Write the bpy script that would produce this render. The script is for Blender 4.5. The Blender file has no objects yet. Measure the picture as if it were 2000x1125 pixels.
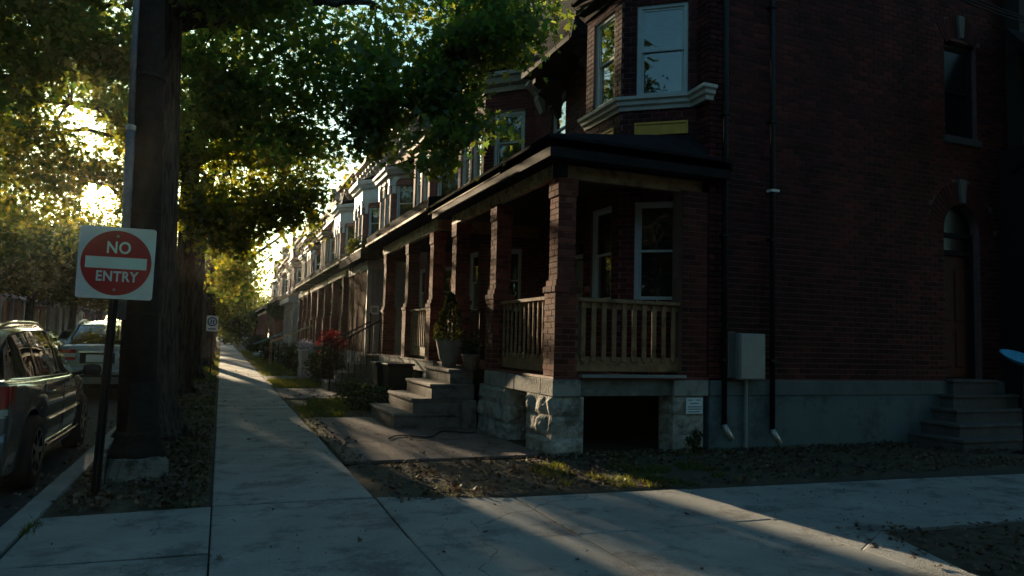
import bpy, math, random
import numpy as np
from mathutils import Vector, Matrix, noise
random.seed(7); np.random.seed(7)
R = math.radians
SC = bpy.context.scene
COL = SC.collection

# ---------------------------------------------------------------- camera, sky, sun, exposure
CAM_H = 1.4
FPX = 1412.0
def _ray(px, py):
    v = Vector((px-1000.0, 562.5-py, -FPX)); v.normalize(); return v
_Y = _ray(432, 650); _X = _ray(4550, 758); _X = (_X-_Y*_X.dot(_Y)).normalized(); _Z = _X.cross(_Y)
cam_data = bpy.data.cameras.new('camera')
cam_data.lens = 36.0*FPX/2000.0; cam_data.sensor_width = 36.0
cam_data.clip_end = 3000; cam_data.clip_start = 0.05
cam = bpy.data.objects.new('camera', cam_data); COL.objects.link(cam)
m = Matrix((_X, _Y, _Z)).to_4x4(); m.translation = (0, 0, CAM_H)
cam.matrix_world = m
SC.camera = cam

SUN_DIR = Vector((-0.1428, 0.977, 0.158)).normalized()      # towards the sun
SUN_EL = math.asin(SUN_DIR.z)
world = bpy.data.worlds.new('World'); SC.world = world; world.use_nodes = True
wn = world.node_tree.nodes; wl = world.node_tree.links
bg = wn['Background']
sky = wn.new('ShaderNodeTexSky'); sky.sky_type = 'NISHITA'; sky.sun_disc = False
sky.sun_elevation = SUN_EL
sky.sun_rotation = math.atan2(SUN_DIR.x, SUN_DIR.y)
sky.air_density = 1.0; sky.dust_density = 1.0; sky.ozone_density = 1.5
tint = wn.new('ShaderNodeMix'); tint.data_type = 'RGBA'; tint.blend_type = 'MULTIPLY'
tint.inputs[0].default_value = 1.0
tint.inputs[7].default_value = (0.66, 1.0, 0.98, 1)
wl.new(sky.outputs[0], tint.inputs[6]); wl.new(tint.outputs[2], bg.inputs[0])
bg.inputs[1].default_value = 0.085
# bright aureole of the low sun
tc = wn.new('ShaderNodeTexCoord'); dp = wn.new('ShaderNodeVectorMath'); dp.operation = 'DOT_PRODUCT'; dp.inputs[1].default_value = tuple(SUN_DIR)
wl.new(tc.outputs['Generated'], dp.inputs[0])
def aur(p, k):
    mx_ = wn.new('ShaderNodeMath'); mx_.operation = 'MAXIMUM'; mx_.inputs[1].default_value = 0; wl.new(dp.outputs['Value'], mx_.inputs[0])
    pw_ = wn.new('ShaderNodeMath'); pw_.operation = 'POWER'; pw_.inputs[1].default_value = p; wl.new(mx_.outputs[0], pw_.inputs[0])
    ml_ = wn.new('ShaderNodeMath'); ml_.operation = 'MULTIPLY'; ml_.inputs[1].default_value = k; wl.new(pw_.outputs[0], ml_.inputs[0]); return ml_.outputs[0]
sm__ = wn.new('ShaderNodeMath'); sm__.operation = 'ADD'; wl.new(aur(250, 8), sm__.inputs[0]); wl.new(aur(9000, 700), sm__.inputs[1])
gc = wn.new('ShaderNodeMix'); gc.data_type = 'RGBA'; gc.blend_type = 'MULTIPLY'; gc.inputs[0].default_value = 1; gc.inputs[7].default_value = (1,.68,.32,1); wl.new(sm__.outputs[0], gc.inputs[6])
ad_ = wn.new('ShaderNodeMix'); ad_.data_type = 'RGBA'; ad_.blend_type = 'ADD'; ad_.inputs[0].default_value = 1
wl.new(tint.outputs[2], ad_.inputs[6]); wl.new(gc.outputs[2], ad_.inputs[7]); wl.new(ad_.outputs[2], bg.inputs[0])
sun_data = bpy.data.lights.new('sun', 'SUN'); sun_data.energy = 5.0; sun_data.angle = R(0.6)
sun_data.color = (1.0, 0.76, 0.48)
sun = bpy.data.objects.new('sun', sun_data); COL.objects.link(sun)
sun.rotation_euler = SUN_DIR.to_track_quat('Z', 'Y').to_euler()
SC.view_settings.view_transform = 'Standard'; SC.view_settings.look = 'None'
SC.view_settings.gamma = 1.0; SC.view_settings.use_curve_mapping = False
SC.view_settings.exposure = 1.55
SC.cycles.max_bounces = 6; SC.cycles.diffuse_bounces = 3; SC.cycles.glossy_bounces = 3
SC.cycles.transmission_bounces = 4; SC.cycles.transparent_max_bounces = 12; SC.cycles.volume_bounces = 0
SC.cycles.use_denoising = True
SC.cycles.sample_clamp_indirect = 6.0

# ---------------------------------------------------------------- mesh helpers
class MB:
    def __init__(s): s.v = []; s.f = []; s.a = []; s.smooth = False
    def add(s, vs, fs, a=None):
        b = len(s.v); s.v += [tuple(p) for p in vs]
        s.f += [tuple(i+b for i in f) for f in fs]
        if a is not None: s.a += [a]*len(vs)
        return s
    def box(s, x0, x1, y0, y1, z0, z1, a=None):
        return s.add([(x0,y0,z0),(x1,y0,z0),(x1,y1,z0),(x0,y1,z0),(x0,y0,z1),(x1,y0,z1),(x1,y1,z1),(x0,y1,z1)],
              [(0,3,2,1),(4,5,6,7),(0,1,5,4),(1,2,6,5),(2,3,7,6),(3,0,4,7)], a)
    def obox(s, P, u, n, a0, a1, z0, z1, d0, d1, a=None):
        # box along u, outward along n (n to the left or right of u)
        def q(t, d, z): return (P[0]+u[0]*t+n[0]*d, P[1]+u[1]*t+n[1]*d, P[2]+z)
        vs = [q(a0,d0,z0),q(a1,d0,z0),q(a1,d1,z0),q(a0,d1,z0),q(a0,d0,z1),q(a1,d0,z1),q(a1,d1,z1),q(a0,d1,z1)]
        fs = [(0,3,2,1),(4,5,6,7),(0,1,5,4),(1,2,6,5),(2,3,7,6),(3,0,4,7)]
        if (u[0]*n[1]-u[1]*n[0]) < 0: fs = [f[::-1] for f in fs]
        return s.add(vs, fs, a)
    def tube(s, pts, rad, k=8, cap=True, jitter=0):
        pts = [Vector(p) for p in pts]; n = len(pts)
        if not hasattr(rad, '__len__'): rad = [rad]*n
        vs = []; fs = []
        ref = None
        for i, p in enumerate(pts):
            d = (pts[min(i+1,n-1)]-pts[max(i-1,0)])
            if d.length < 1e-9: d = Vector((0,0,1))
            d.normalize()
            if ref is None: ref = Vector((1,0,0)) if abs(d.x) < .9 else Vector((0,1,0))
            e1 = (ref-d*ref.dot(d)).normalized(); e2 = d.cross(e1); ref = e1
            for j in range(k):
                t = 2*math.pi*j/k; r = rad[i]*(1+(random.uniform(-jitter,jitter) if jitter else 0))
                vs.append(p+e1*(math.cos(t)*r)+e2*(math.sin(t)*r))
        for i in range(n-1):
            for j in range(k):
                a, b = i*k+j, i*k+(j+1)%k
                fs.append((a,b,b+k,a+k))
        if cap:
            fs.append(tuple(range(k))[::-1]); fs.append(tuple((n-1)*k+j for j in range(k)))
        return s.add(vs, fs)
    def lathe(s, cx, cy, prof, k=20, sx=1, sy=1):
        # prof: (r, z)
        vs = []; fs = []
        for r, z in prof:
            for j in range(k):
                t = 2*math.pi*j/k; vs.append((cx+r*sx*math.cos(t), cy+r*sy*math.sin(t), z))
        for i in range(len(prof)-1):
            for j in range(k):
                a, b = i*k+j, i*k+(j+1)%k
                fs.append((a,b,b+k,a+k))
        fs.append(tuple(range(k))[::-1]); fs.append(tuple((len(prof)-1)*k+j for j in range(k)))
        return s.add(vs, fs)
    def prism(s, poly, axis, t0, t1):
        # poly: 2D outline; axis 'x' -> (y,z), 'y' -> (x,z), 'z' -> (x,y)
        def P(a, b, t): return {'x':(t,a,b),'y':(a,t,b),'z':(a,b,t)}[axis]
        n = len(poly)
        area = sum(poly[i][0]*poly[(i+1)%n][1]-poly[(i+1)%n][0]*poly[i][1] for i in range(n))
        if axis == 'y': area = -area
        vs = [P(a,b,t0) for a,b in poly]+[P(a,b,t1) for a,b in poly]
        fs = [tuple(range(n))[::-1], tuple(range(n,2*n))]+[(i,(i+1)%n,(i+1)%n+n,i+n) for i in range(n)]
        if area < 0: fs = [f[::-1] for f in fs]
        return s.add(vs, fs)
    def sweep(s, pts, prof):
        # sweep a profile (outward d, z) along an XY polyline; outward = left of travel direction
        n = len(pts); vs = []; fs = []; k = len(prof)
        for i, p in enumerate(pts):
            d0 = Vector(pts[i])-Vector(pts[i-1]) if i > 0 else None
            d1 = Vector(pts[i+1])-Vector(pts[i]) if i < n-1 else None
            if d0 is None: d0 = d1
            if d1 is None: d1 = d0
            d0 = d0.normalized(); d1 = d1.normalized()
            n0 = Vector((-d0.y, d0.x)); n1 = Vector((-d1.y, d1.x))
            mi = (n0+n1).normalized(); sc = 1/max(.3, mi.dot(n0))
            for a, z in prof: vs.append((p[0]+mi.x*a*sc, p[1]+mi.y*a*sc, z))
        for i in range(n-1):
            for j in range(k):
                a, b = i*k+j, i*k+(j+1)%k
                fs.append((a,a+k,b+k,b))
        fs.append(tuple(range(k))); fs.append(tuple((n-1)*k+j for j in range(k))[::-1])
        return s.add(vs, fs)

def mesh_of(name, mb):
    me = bpy.data.meshes.new(name)
    me.from_pydata(mb.v, [], mb.f)
    if mb.a:
        at = me.attributes.new('bv', 'FLOAT', 'POINT'); at.data.foreach_set('value', mb.a)
    if mb.smooth: me.polygons.foreach_set('use_smooth', [True]*len(me.polygons))
    return me

WLOC = {}
def root_of(o):
    while o.parent: o = o.parent
    return o
def thing(name, label, cat, loc=(0,0,0), group=None):
    o = bpy.data.objects.new(name, None); COL.objects.link(o)
    o.location = loc; o.empty_display_size = .1
    o['label'] = label; o['category'] = cat
    if group: o['group'] = group
    return o
def part(name, mb, mat, parent=None, kind=None, label=None, world=True):
    """link mb as one mesh; when world, its coordinates are world ones and are shifted to the root's base"""
    me = mesh_of(name, mb)
    if parent is not None and world:
        l = root_of(parent).location
        if l.length > 0: me.transform(Matrix.Translation(-l))
    o = bpy.data.objects.new(name, me); COL.objects.link(o)
    if isinstance(mat, (list, tuple)):
        for q in mat: me.materials.append(q)
    else: me.materials.append(mat)
    if parent is not None: o.parent = parent
    if kind: o['kind'] = kind
    if label: o['label'] = label
    return o
def tag(o, label, cat, group=None):
    o['label'] = label; o['category'] = cat
    if group: o['group'] = group
    return o
def structure(name, mb, mat):
    o = part(name, mb, mat); o['kind'] = 'structure'; return o
def bevel(o, w=.006, seg=1):
    b = o.modifiers.new('bevel', 'BEVEL'); b.width = w; b.segments = seg; b.limit_method = 'ANGLE'; return o
def copy_tree(o, parent=None):
    c = o.copy(); COL.objects.link(c)
    if parent is not None: c.parent = parent
    for ch in o.children: copy_tree(ch, c)
    return c

# ---------------------------------------------------------------- materials
def mat(name, col, rough=.8, bump=0, bscale=30, var=0, vscale=4, spec=.3, metal=0, col2=None, trans=None, coat=0, stain=None):
    m = bpy.data.materials.new(name); m.use_nodes = True
    nt = m.node_tree; N = nt.nodes; L = nt.links; b = N['Principled BSDF']
    b.inputs['Base Color'].default_value = (*col, 1); b.inputs['Roughness'].default_value = rough
    b.inputs['Specular IOR Level'].default_value = spec; b.inputs['Metallic'].default_value = metal
    if coat: b.inputs['Coat Weight'].default_value = coat; b.inputs['Coat Roughness'].default_value = .05
    geo = N.new('ShaderNodeNewGeometry')
    if var or col2:
        n = N.new('ShaderNodeTexNoise'); n.inputs['Scale'].default_value = vscale; n.inputs['Detail'].default_value = 8
        n.inputs['Roughness'].default_value = .65
        L.new(geo.outputs['Position'], n.inputs['Vector'])
        r = N.new('ShaderNodeValToRGB'); r.color_ramp.elements[0].position = .32; r.color_ramp.elements[1].position = .68
        c2 = col2 if col2 else tuple(c*(1+var) for c in col)
        c1 = col if col2 else tuple(c*(1-var) for c in col)
        r.color_ramp.elements[0].color = (*c1, 1); r.color_ramp.elements[1].color = (*c2, 1)
        L.new(n.outputs['Fac'], r.inputs[0])
        out = r.outputs[0]
        if stain:
            n3 = N.new('ShaderNodeTexNoise'); n3.inputs['Scale'].default_value = stain[1]; n3.inputs['Detail'].default_value = 6
            n3.inputs['Roughness'].default_value = .75
            L.new(geo.outputs['Position'], n3.inputs['Vector'])
            r3 = N.new('ShaderNodeValToRGB'); r3.color_ramp.elements[0].position = stain[2]; r3.color_ramp.elements[1].position = stain[2]+.12
            r3.color_ramp.elements[0].color = (*stain[0], 1); r3.color_ramp.elements[1].color = (1,1,1,1)
            L.new(n3.outputs['Fac'], r3.inputs[0])
            mx = N.new('ShaderNodeMix'); mx.data_type = 'RGBA'; mx.blend_type = 'MULTIPLY'; mx.inputs[0].default_value = 1
            L.new(out, mx.inputs[6]); L.new(r3.outputs[0], mx.inputs[7]); out = mx.outputs[2]
        L.new(out, b.inputs['Base Color'])
    if bump:
        n2 = N.new('ShaderNodeTexNoise'); n2.inputs['Scale'].default_value = bscale; n2.inputs['Detail'].default_value = 6
        L.new(geo.outputs['Position'], n2.inputs['Vector'])
        bp = N.new('ShaderNodeBump'); bp.inputs['Strength'].default_value = bump; bp.inputs['Distance'].default_value = .02
        L.new(n2.outputs['Fac'], bp.inputs['Height']); L.new(bp.outputs[0], b.inputs['Normal'])
    return m

def add_cracks(m):
    N = m.node_tree.nodes; L = m.node_tree.links; b = N['Principled BSDF']; src = b.inputs['Base Color'].links[0].from_socket
    geo = N.new('ShaderNodeNewGeometry'); ns_ = N.new('ShaderNodeTexNoise'); ns_.inputs['Scale'].default_value = 2.5; ns_.inputs['Detail'].default_value = 6
    L.new(geo.outputs['Position'], ns_.inputs['Vector'])
    va = N.new('ShaderNodeVectorMath'); va.operation = 'MULTIPLY_ADD'; va.inputs[1].default_value = (.5,.5,0); L.new(ns_.outputs['Color'], va.inputs[0]); L.new(geo.outputs['Position'], va.inputs[2])
    vo = N.new('ShaderNodeTexVoronoi'); vo.feature = 'DISTANCE_TO_EDGE'; vo.inputs['Scale'].default_value = .42; L.new(va.outputs[0], vo.inputs['Vector'])
    r = N.new('ShaderNodeMapRange'); r.inputs[1].default_value = 0; r.inputs[2].default_value = .0035; r.inputs[3].default_value = .45; r.inputs[4].default_value = 1; L.new(vo.outputs['Distance'], r.inputs[0])
    n2 = N.new('ShaderNodeTexNoise'); n2.inputs['Scale'].default_value = .8; L.new(geo.outputs['Position'], n2.inputs['Vector'])
    r2 = N.new('ShaderNodeMapRange'); r2.inputs[1].default_value = .5; r2.inputs[2].default_value = .56; L.new(n2.outputs['Fac'], r2.inputs[0])
    n5 = N.new('ShaderNodeTexNoise'); n5.inputs['Scale'].default_value = 170; n5.inputs['Detail'].default_value = 2; L.new(geo.outputs['Position'], n5.inputs['Vector'])
    r5 = N.new('ShaderNodeMapRange'); r5.inputs[1].default_value = .3; r5.inputs[2].default_value = .7; r5.inputs[3].default_value = .72; r5.inputs[4].default_value = 1.22; L.new(n5.outputs['Fac'], r5.inputs[0])
    mx = N.new('ShaderNodeMix'); mx.data_type = 'RGBA'; mx.blend_type = 'MULTIPLY'; L.new(r2.outputs[0], mx.inputs[0]); L.new(src, mx.inputs[6]); L.new(r.outputs[0], mx.inputs[7])
    my = N.new('ShaderNodeMix'); my.data_type = 'RGBA'; my.blend_type = 'MULTIPLY'; my.inputs[0].default_value = 1; L.new(mx.outputs[2], my.inputs[6]); L.new(r5.outputs[0], my.inputs[7])
    L.new(my.outputs[2], b.inputs['Base Color'])

def brick_mat(name, dark, light):
    m = bpy.data.materials.new(name); m.use_nodes = True
    nt = m.node_tree; N = nt.nodes; L = nt.links; b = N['Principled BSDF']; b.inputs['Roughness'].default_value = .85
    b.inputs['Specular IOR Level'].default_value = .25
    at = N.new('ShaderNodeAttribute'); at.attribute_name = 'bv'
    geo = N.new('ShaderNodeNewGeometry')
    n = N.new('ShaderNodeTexNoise'); n.inputs['Scale'].default_value = 1.3; n.inputs['Detail'].default_value = 5
    L.new(geo.outputs['Position'], n.inputs['Vector'])
    ma = N.new('ShaderNodeMath'); ma.operation = 'MULTIPLY_ADD'; ma.inputs[1].default_value = .8; ma.inputs[2].default_value = -.4
    L.new(n.outputs['Fac'], ma.inputs[0])
    ad = N.new('ShaderNodeMath'); ad.operation = 'ADD'; ad.use_clamp = True
    L.new(at.outputs['Fac'], ad.inputs[0]); L.new(ma.outputs[0], ad.inputs[1])
    mx = N.new('ShaderNodeMix'); mx.data_type = 'RGBA'; mx.inputs[6].default_value = (*dark, 1); mx.inputs[7].default_value = (*light, 1)
    L.new(ad.outputs[0], mx.inputs[0])
    n4 = N.new('ShaderNodeTexNoise'); n4.inputs['Scale'].default_value = 60; n4.inputs['Detail'].default_value = 4
    L.new(geo.outputs['Position'], n4.inputs['Vector'])
    mr = N.new('ShaderNodeMapRange'); mr.inputs[3].default_value = .7; mr.inputs[4].default_value = 1.25
    L.new(n4.outputs['Fac'], mr.inputs[0])
    mm = N.new('ShaderNodeMix'); mm.data_type = 'RGBA'; mm.blend_type = 'MULTIPLY'; mm.inputs[0].default_value = 1
    L.new(mx.outputs[2], mm.inputs[6]); L.new(mr.outputs[0], mm.inputs[7])
    mp = N.new('ShaderNodeMapping'); mp.inputs['Scale'].default_value = (1.1,1.1,.28); L.new(geo.outputs['Position'], mp.inputs[0])
    n7 = N.new('ShaderNodeTexNoise'); n7.inputs['Scale'].default_value = 1; n7.inputs['Detail'].default_value = 7; L.new(mp.outputs[0], n7.inputs['Vector'])
    r7 = N.new('ShaderNodeMapRange'); r7.inputs[1].default_value = .35; r7.inputs[2].default_value = .65; r7.inputs[3].default_value = .5; r7.inputs[4].default_value = 1.3; L.new(n7.outputs['Fac'], r7.inputs[0])
    m7 = N.new('ShaderNodeMix'); m7.data_type = 'RGBA'; m7.blend_type = 'MULTIPLY'; m7.inputs[0].default_value = 1
    L.new(mm.outputs[2], m7.inputs[6]); L.new(r7.outputs[0], m7.inputs[7]); L.new(m7.outputs[2], b.inputs['Base Color'])
    bp = N.new('ShaderNodeBump'); bp.inputs['Strength'].default_value = .5; bp.inputs['Distance'].default_value = .01
    L.new(n4.outputs['Fac'], bp.inputs['Height']); L.new(bp.outputs[0], b.inputs['Normal'])
    return m

def brick_tex_mat(name, c1, c2, mortar):
    m = bpy.data.materials.new(name); m.use_nodes = True
    nt = m.node_tree; N = nt.nodes; L = nt.links; b = N['Principled BSDF']; b.inputs['Roughness'].default_value = .85
    geo = N.new('ShaderNodeNewGeometry'); sp = N.new('ShaderNodeSeparateXYZ'); L.new(geo.outputs['Position'], sp.inputs[0])
    ad = N.new('ShaderNodeMath'); ad.operation = 'ADD'; L.new(sp.outputs[0], ad.inputs[0]); L.new(sp.outputs[1], ad.inputs[1])
    cb = N.new('ShaderNodeCombineXYZ'); L.new(ad.outputs[0], cb.inputs[0]); L.new(sp.outputs[2], cb.inputs[1])
    bt = N.new('ShaderNodeTexBrick'); bt.inputs['Scale'].default_value = 1; bt.inputs['Brick Width'].default_value = .212
    bt.inputs['Row Height'].default_value = .078; bt.inputs['Mortar Size'].default_value = .007
    bt.inputs['Color1'].default_value = (*c1, 1); bt.inputs['Color2'].default_value = (*c2, 1); bt.inputs['Mortar'].default_value = (*mortar, 1)
    L.new(cb.outputs[0], bt.inputs['Vector'])
    n = N.new('ShaderNodeTexNoise'); n.inputs['Scale'].default_value = 1.1; n.inputs['Detail'].default_value = 8
    L.new(geo.outputs['Position'], n.inputs['Vector'])
    mr = N.new('ShaderNodeMapRange'); mr.inputs[3].default_value = .6; mr.inputs[4].default_value = 1.4
    L.new(n.outputs['Fac'], mr.inputs[0])
    mm = N.new('ShaderNodeMix'); mm.data_type = 'RGBA'; mm.blend_type = 'MULTIPLY'; mm.inputs[0].default_value = 1
    L.new(bt.outputs[0], mm.inputs[6]); L.new(mr.outputs[0], mm.inputs[7]); L.new(mm.outputs[2], b.inputs['Base Color'])
    bp = N.new('ShaderNodeBump'); bp.inputs['Strength'].default_value = .6; bp.inputs['Distance'].default_value = .01; bp.invert = True
    L.new(bt.outputs['Fac'], bp.inputs['Height']); L.new(bp.outputs[0], b.inputs['Normal'])
    return m

def leaf_mat(name, ca, cb, ta, tb, tw=.5):
    """ca..cb reflected colours, ta..tb colours of light passing through, mixed by the leaf attribute bv"""
    m = bpy.data.materials.new(name); m.use_nodes = True
    nt = m.node_tree; N = nt.nodes; L = nt.links; N.remove(N['Principled BSDF']); out = N['Material Output']
    at = N.new('ShaderNodeAttribute'); at.attribute_name = 'bv'
    def mixc(a, b):
        x = N.new('ShaderNodeMix'); x.data_type = 'RGBA'; x.inputs[6].default_value = (*a, 1); x.inputs[7].default_value = (*b, 1)
        L.new(at.outputs['Fac'], x.inputs[0]); return x.outputs[2]
    d = N.new('ShaderNodeBsdfDiffuse'); L.new(mixc(ca, cb), d.inputs[0])
    t = N.new('ShaderNodeBsdfTranslucent'); L.new(mixc(ta, tb), t.inputs[0])
    g = N.new('ShaderNodeBsdfGlossy'); g.inputs['Roughness'].default_value = .45; g.inputs[0].default_value = (.6,.65,.6,1)
    m1 = N.new('ShaderNodeMixShader'); m1.inputs[0].default_value = tw; L.new(d.outputs[0], m1.inputs[1]); L.new(t.outputs[0], m1.inputs[2])
    m2 = N.new('ShaderNodeMixShader'); m2.inputs[0].default_value = .05; L.new(m1.outputs[0], m2.inputs[1]); L.new(g.outputs[0], m2.inputs[2])
    L.new(m2.outputs[0], out.inputs[0]); return m

def glass_mat(name, tintc=(.55,.6,.6), ior=1.55):
    m = bpy.data.materials.new(name); m.use_nodes = True
    nt = m.node_tree; N = nt.nodes; L = nt.links; N.remove(N['Principled BSDF']); out = N['Material Output']
    tr = N.new('ShaderNodeBsdfTransparent'); tr.inputs[0].default_value = (*tintc, 1)
    g = N.new('ShaderNodeBsdfGlossy'); g.inputs['Roughness'].default_value = .015; g.inputs[0].default_value = (1,1,1,1)
    geo = N.new('ShaderNodeNewGeometry')
    n = N.new('ShaderNodeTexNoise'); n.inputs['Scale'].default_value = 2.5; n.inputs['Detail'].default_value = 1
    L.new(geo.outputs['Position'], n.inputs['Vector'])
    bp = N.new('ShaderNodeBump'); bp.inputs['Strength'].default_value = .12; bp.inputs['Distance'].default_value = .02
    L.new(n.outputs['Fac'], bp.inputs['Height']); L.new(bp.outputs[0], g.inputs['Normal'])
    lw = N.new('ShaderNodeLayerWeight'); lw.inputs['Blend'].default_value = .5
    mr = N.new('ShaderNodeMapRange'); mr.inputs[1].default_value = 0; mr.inputs[2].default_value = 1; mr.inputs[3].default_value = .1; mr.inputs[4].default_value = .85
    pw = N.new('ShaderNodeMath'); pw.operation = 'POWER'; pw.inputs[1].default_value = 2.6
    L.new(lw.outputs['Facing'], pw.inputs[0]); L.new(pw.outputs[0], mr.inputs[0])
    mx = N.new('ShaderNodeMixShader'); L.new(mr.outputs[0], mx.inputs[0]); L.new(tr.outputs[0], mx.inputs[1]); L.new(g.outputs[0], mx.inputs[2])
    L.new(mx.outputs[0], out.inputs[0]); return m

M = {}
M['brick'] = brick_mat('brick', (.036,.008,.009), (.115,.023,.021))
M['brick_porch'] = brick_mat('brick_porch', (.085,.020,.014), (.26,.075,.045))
M['mortar'] = mat('mortar', (.15,.09,.09), .95, .3, 80, .25, 8)
M['mortar_dark'] = mat('mortar_dark', (.17,.10,.08), .95, .3, 80, .25, 8)
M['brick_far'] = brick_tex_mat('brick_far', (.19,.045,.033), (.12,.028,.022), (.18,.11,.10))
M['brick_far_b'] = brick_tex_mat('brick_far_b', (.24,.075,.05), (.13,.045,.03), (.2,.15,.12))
M['brick_brown'] = brick_tex_mat('brick_brown', (.20,.11,.07), (.15,.08,.05), (.22,.17,.13))
M['walk'] = mat('sidewalk_concrete', (.28,.29,.285), .9, .5, 80, .2, 1.3, stain=((.55,.55,.56), 1.7, .38))
add_cracks(M['walk'])
M['path'] = mat('path_concrete', (.15,.12,.115), .9, .5, 40, .22, 2.5, stain=((.5,.45,.42), 3.3, .36))
M['kerb'] = mat('kerb_concrete', (.25,.25,.24), .9, .4, 40, .2, 3)
M['asphalt'] = mat('asphalt', (.05,.05,.052), .9, .6, 90, .25, 6)
M['soil'] = mat('soil', (.075,.06,.043), 1, .8, 30, .4, 5)
M['lawn'] = mat('lawn_soil', (.045,.05,.022), 1, .8, 30, col2=(.075,.06,.035), vscale=3)
M['stone'] = mat('rock_faced_stone', (.34,.34,.32), .95, .9, 22, .25, 5, stain=((.45,.44,.42), 4, .38))
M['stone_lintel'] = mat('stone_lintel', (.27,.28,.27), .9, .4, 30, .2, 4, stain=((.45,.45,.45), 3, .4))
M['parge'] = mat('parging', (.105,.15,.17), .9, .3, 25, .14, 1.5, stain=((.6,.6,.6), 2, .36))
M['step_dark'] = mat('dark_step_concrete', (.085,.085,.09), .95, .5, 40, .25, 4)
M['step'] = mat('step_concrete', (.16,.145,.13), .9, .4, 45, .2, 4, stain=((.5,.48,.45), 5, .38))
M['wood'] = mat('weathered_wood', (.25,.15,.075), .75, .3, 12, .3, 6, stain=((.45,.4,.36), 7, .36))
M['wood_pale'] = mat('pale_wood', (.52,.38,.22), .7, .3, 12, .25, 5, stain=((.4,.33,.26), 6, .40))
M['wood_rail'] = mat('rail_wood', (.30,.18,.095), .7, .3, 12, .25, 5, stain=((.45,.4,.33), 7, .38))
M['black'] = mat('black_paint', (.014,.015,.016), .75, .15, 20, .3, 6, spec=.12)
M['gutter_black'] = mat('gutter_paint', (.013,.013,.014), .8, .1, 20, .3, 6, spec=.08)
M['black_metal'] = mat('black_metal', (.012,.012,.014), .55, .1, 40, .2, 10, spec=.25)
M['roof'] = mat('roof_shingle', (.018,.019,.022), .95, .5, 40, .3, 5, spec=.05)
M['white'] = mat('white_paint', (.52,.57,.57), .55, .15, 20, .12, 5)
M['frame'] = mat('window_frame_paint', (.42,.48,.48), .5, .1, 30, .1, 6)
M['cornice'] = mat('cornice_paint', (.50,.52,.50), .6, .2, 20, .12, 5)
M['cornice_brown'] = mat('cornice_brown_paint', (.13,.085,.06), .7, .2, 20, .3, 3)
M['cornice_far'] = mat('cornice_far_paint', (.27,.25,.22), .6, .2, 20, .25, 3)
M['panel'] = mat('ochre_panel', (.58,.34,.06), .6, .1, 20, .15, 8)
M['grey_paint'] = mat('grey_siding', (.20,.22,.235), .6, .1, 20, .12, 4)
M['brown_paint'] = mat('brown_siding', (.12,.050,.026), .95, .1, 20, .3, 4, spec=.04)
M['pale_siding'] = mat('pale_siding', (.27,.28,.27), .6, .1, 20, .15, 4)
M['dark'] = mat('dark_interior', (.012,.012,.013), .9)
M['room'] = mat('room_wall', (.05,.045,.04), .9)
M['blind'] = mat('window_blind', (.52,.55,.54), .7)
M['curtain'] = mat('curtain', (.16,.16,.15), .9, .2, 12, .2, 5)
M['glass'] = glass_mat('window_glass')
M['glass_car'] = glass_mat('car_glass', (.16,.18,.18))
M['bark'] = None
M['metal'] = mat('grey_metal', (.22,.26,.28), .45, .1, 30, .12, 5, metal=.3)
M['alu'] = mat('worn_aluminium', (.42,.42,.41), .4, .2, 40, .2, 15, metal=.7)
M['conduit'] = mat('conduit_plastic', (.11,.14,.16), .55, .3, 20, .3, 12)
M['pole'] = mat('pole_wood', (.018,.013,.011), .9, .5, 18, .4, 9)
M['iron'] = mat('pole_iron', (.012,.011,.011), .6, .4, 30, .3, 8)
M['footing'] = mat('footing_concrete', (.16,.155,.14), .95, .8, 18, .25, 6, stain=((.4,.4,.38), 6, .4))
M['sign_white'] = mat('sign_white', (.72,.76,.72), .35, 0, 30, .05, 3, spec=.5)
M['sign_red'] = mat('sign_red', (.50,.018,.022), .35, 0, 30, .12, 3, spec=.5)
M['sign_blue'] = mat('sign_blue', (.03,.12,.32), .4)
M['ink'] = mat('faded_ink', (.08,.14,.2), .6)
M['notice'] = mat('notice_board', (.62,.76,.84), .5, 0, 30, .08, 10)
M['car_grey'] = mat('car_paint_grey', (.12,.125,.13), .25, 0, spec=.5, metal=.4, coat=1)
M['car_silver'] = mat('car_paint_silver', (.22,.25,.28), .28, 0, spec=.5, metal=.5, coat=1)
M['car_white'] = mat('car_paint_white', (.6,.64,.66), .3, 0, spec=.5, coat=1)
M['car_trim'] = mat('car_trim', (.018,.018,.02), .5)
M['chrome'] = mat('chrome', (.6,.6,.6), .15, metal=1)
M['tyre'] = mat('tyre_rubber', (.02,.02,.02), .85)
M['rim'] = mat('wheel_alloy', (.28,.29,.3), .35, metal=.8)
M['tail'] = mat('tail_lamp', (.30,.012,.012), .12, spec=.8, coat=1)
M['lamp_clear'] = mat('clear_lamp', (.45,.45,.43), .15, spec=.8, coat=1)
M['plate'] = mat('number_plate', (.55,.62,.66), .4)
M['door'] = mat('door_wood', (.06,.014,.010), .6, .2, 15, .25, 6)
M['door_pale'] = mat('door_pale', (.30,.30,.28), .6)
M['pot'] = mat('wicker_pot', (.20,.185,.16), .85, .8, 60, .3, 25)
M['terracotta'] = mat('old_pot', (.15,.11,.085), .85, .4, 30, .3, 12)
M['stem'] = mat('stem', (.06,.045,.03), .9)
M['steel_blue'] = mat('blue_enamel', (.05,.36,.62), .4, .2, 30, .4, 25)
M['blue_paint'] = mat('blue_step_paint', (.16,.32,.38), .7, .1, 20, .2, 5)
M['leaf_near'] = leaf_mat('maple_leaf', (.030,.075,.030), (.055,.10,.03), (.16,.34,.06), (.50,.48,.05), .62)
M['leaf_far'] = leaf_mat('street_leaf', (.030,.055,.020), (.080,.090,.020), (.12,.22,.015), (.70,.55,.02), .58)
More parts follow.
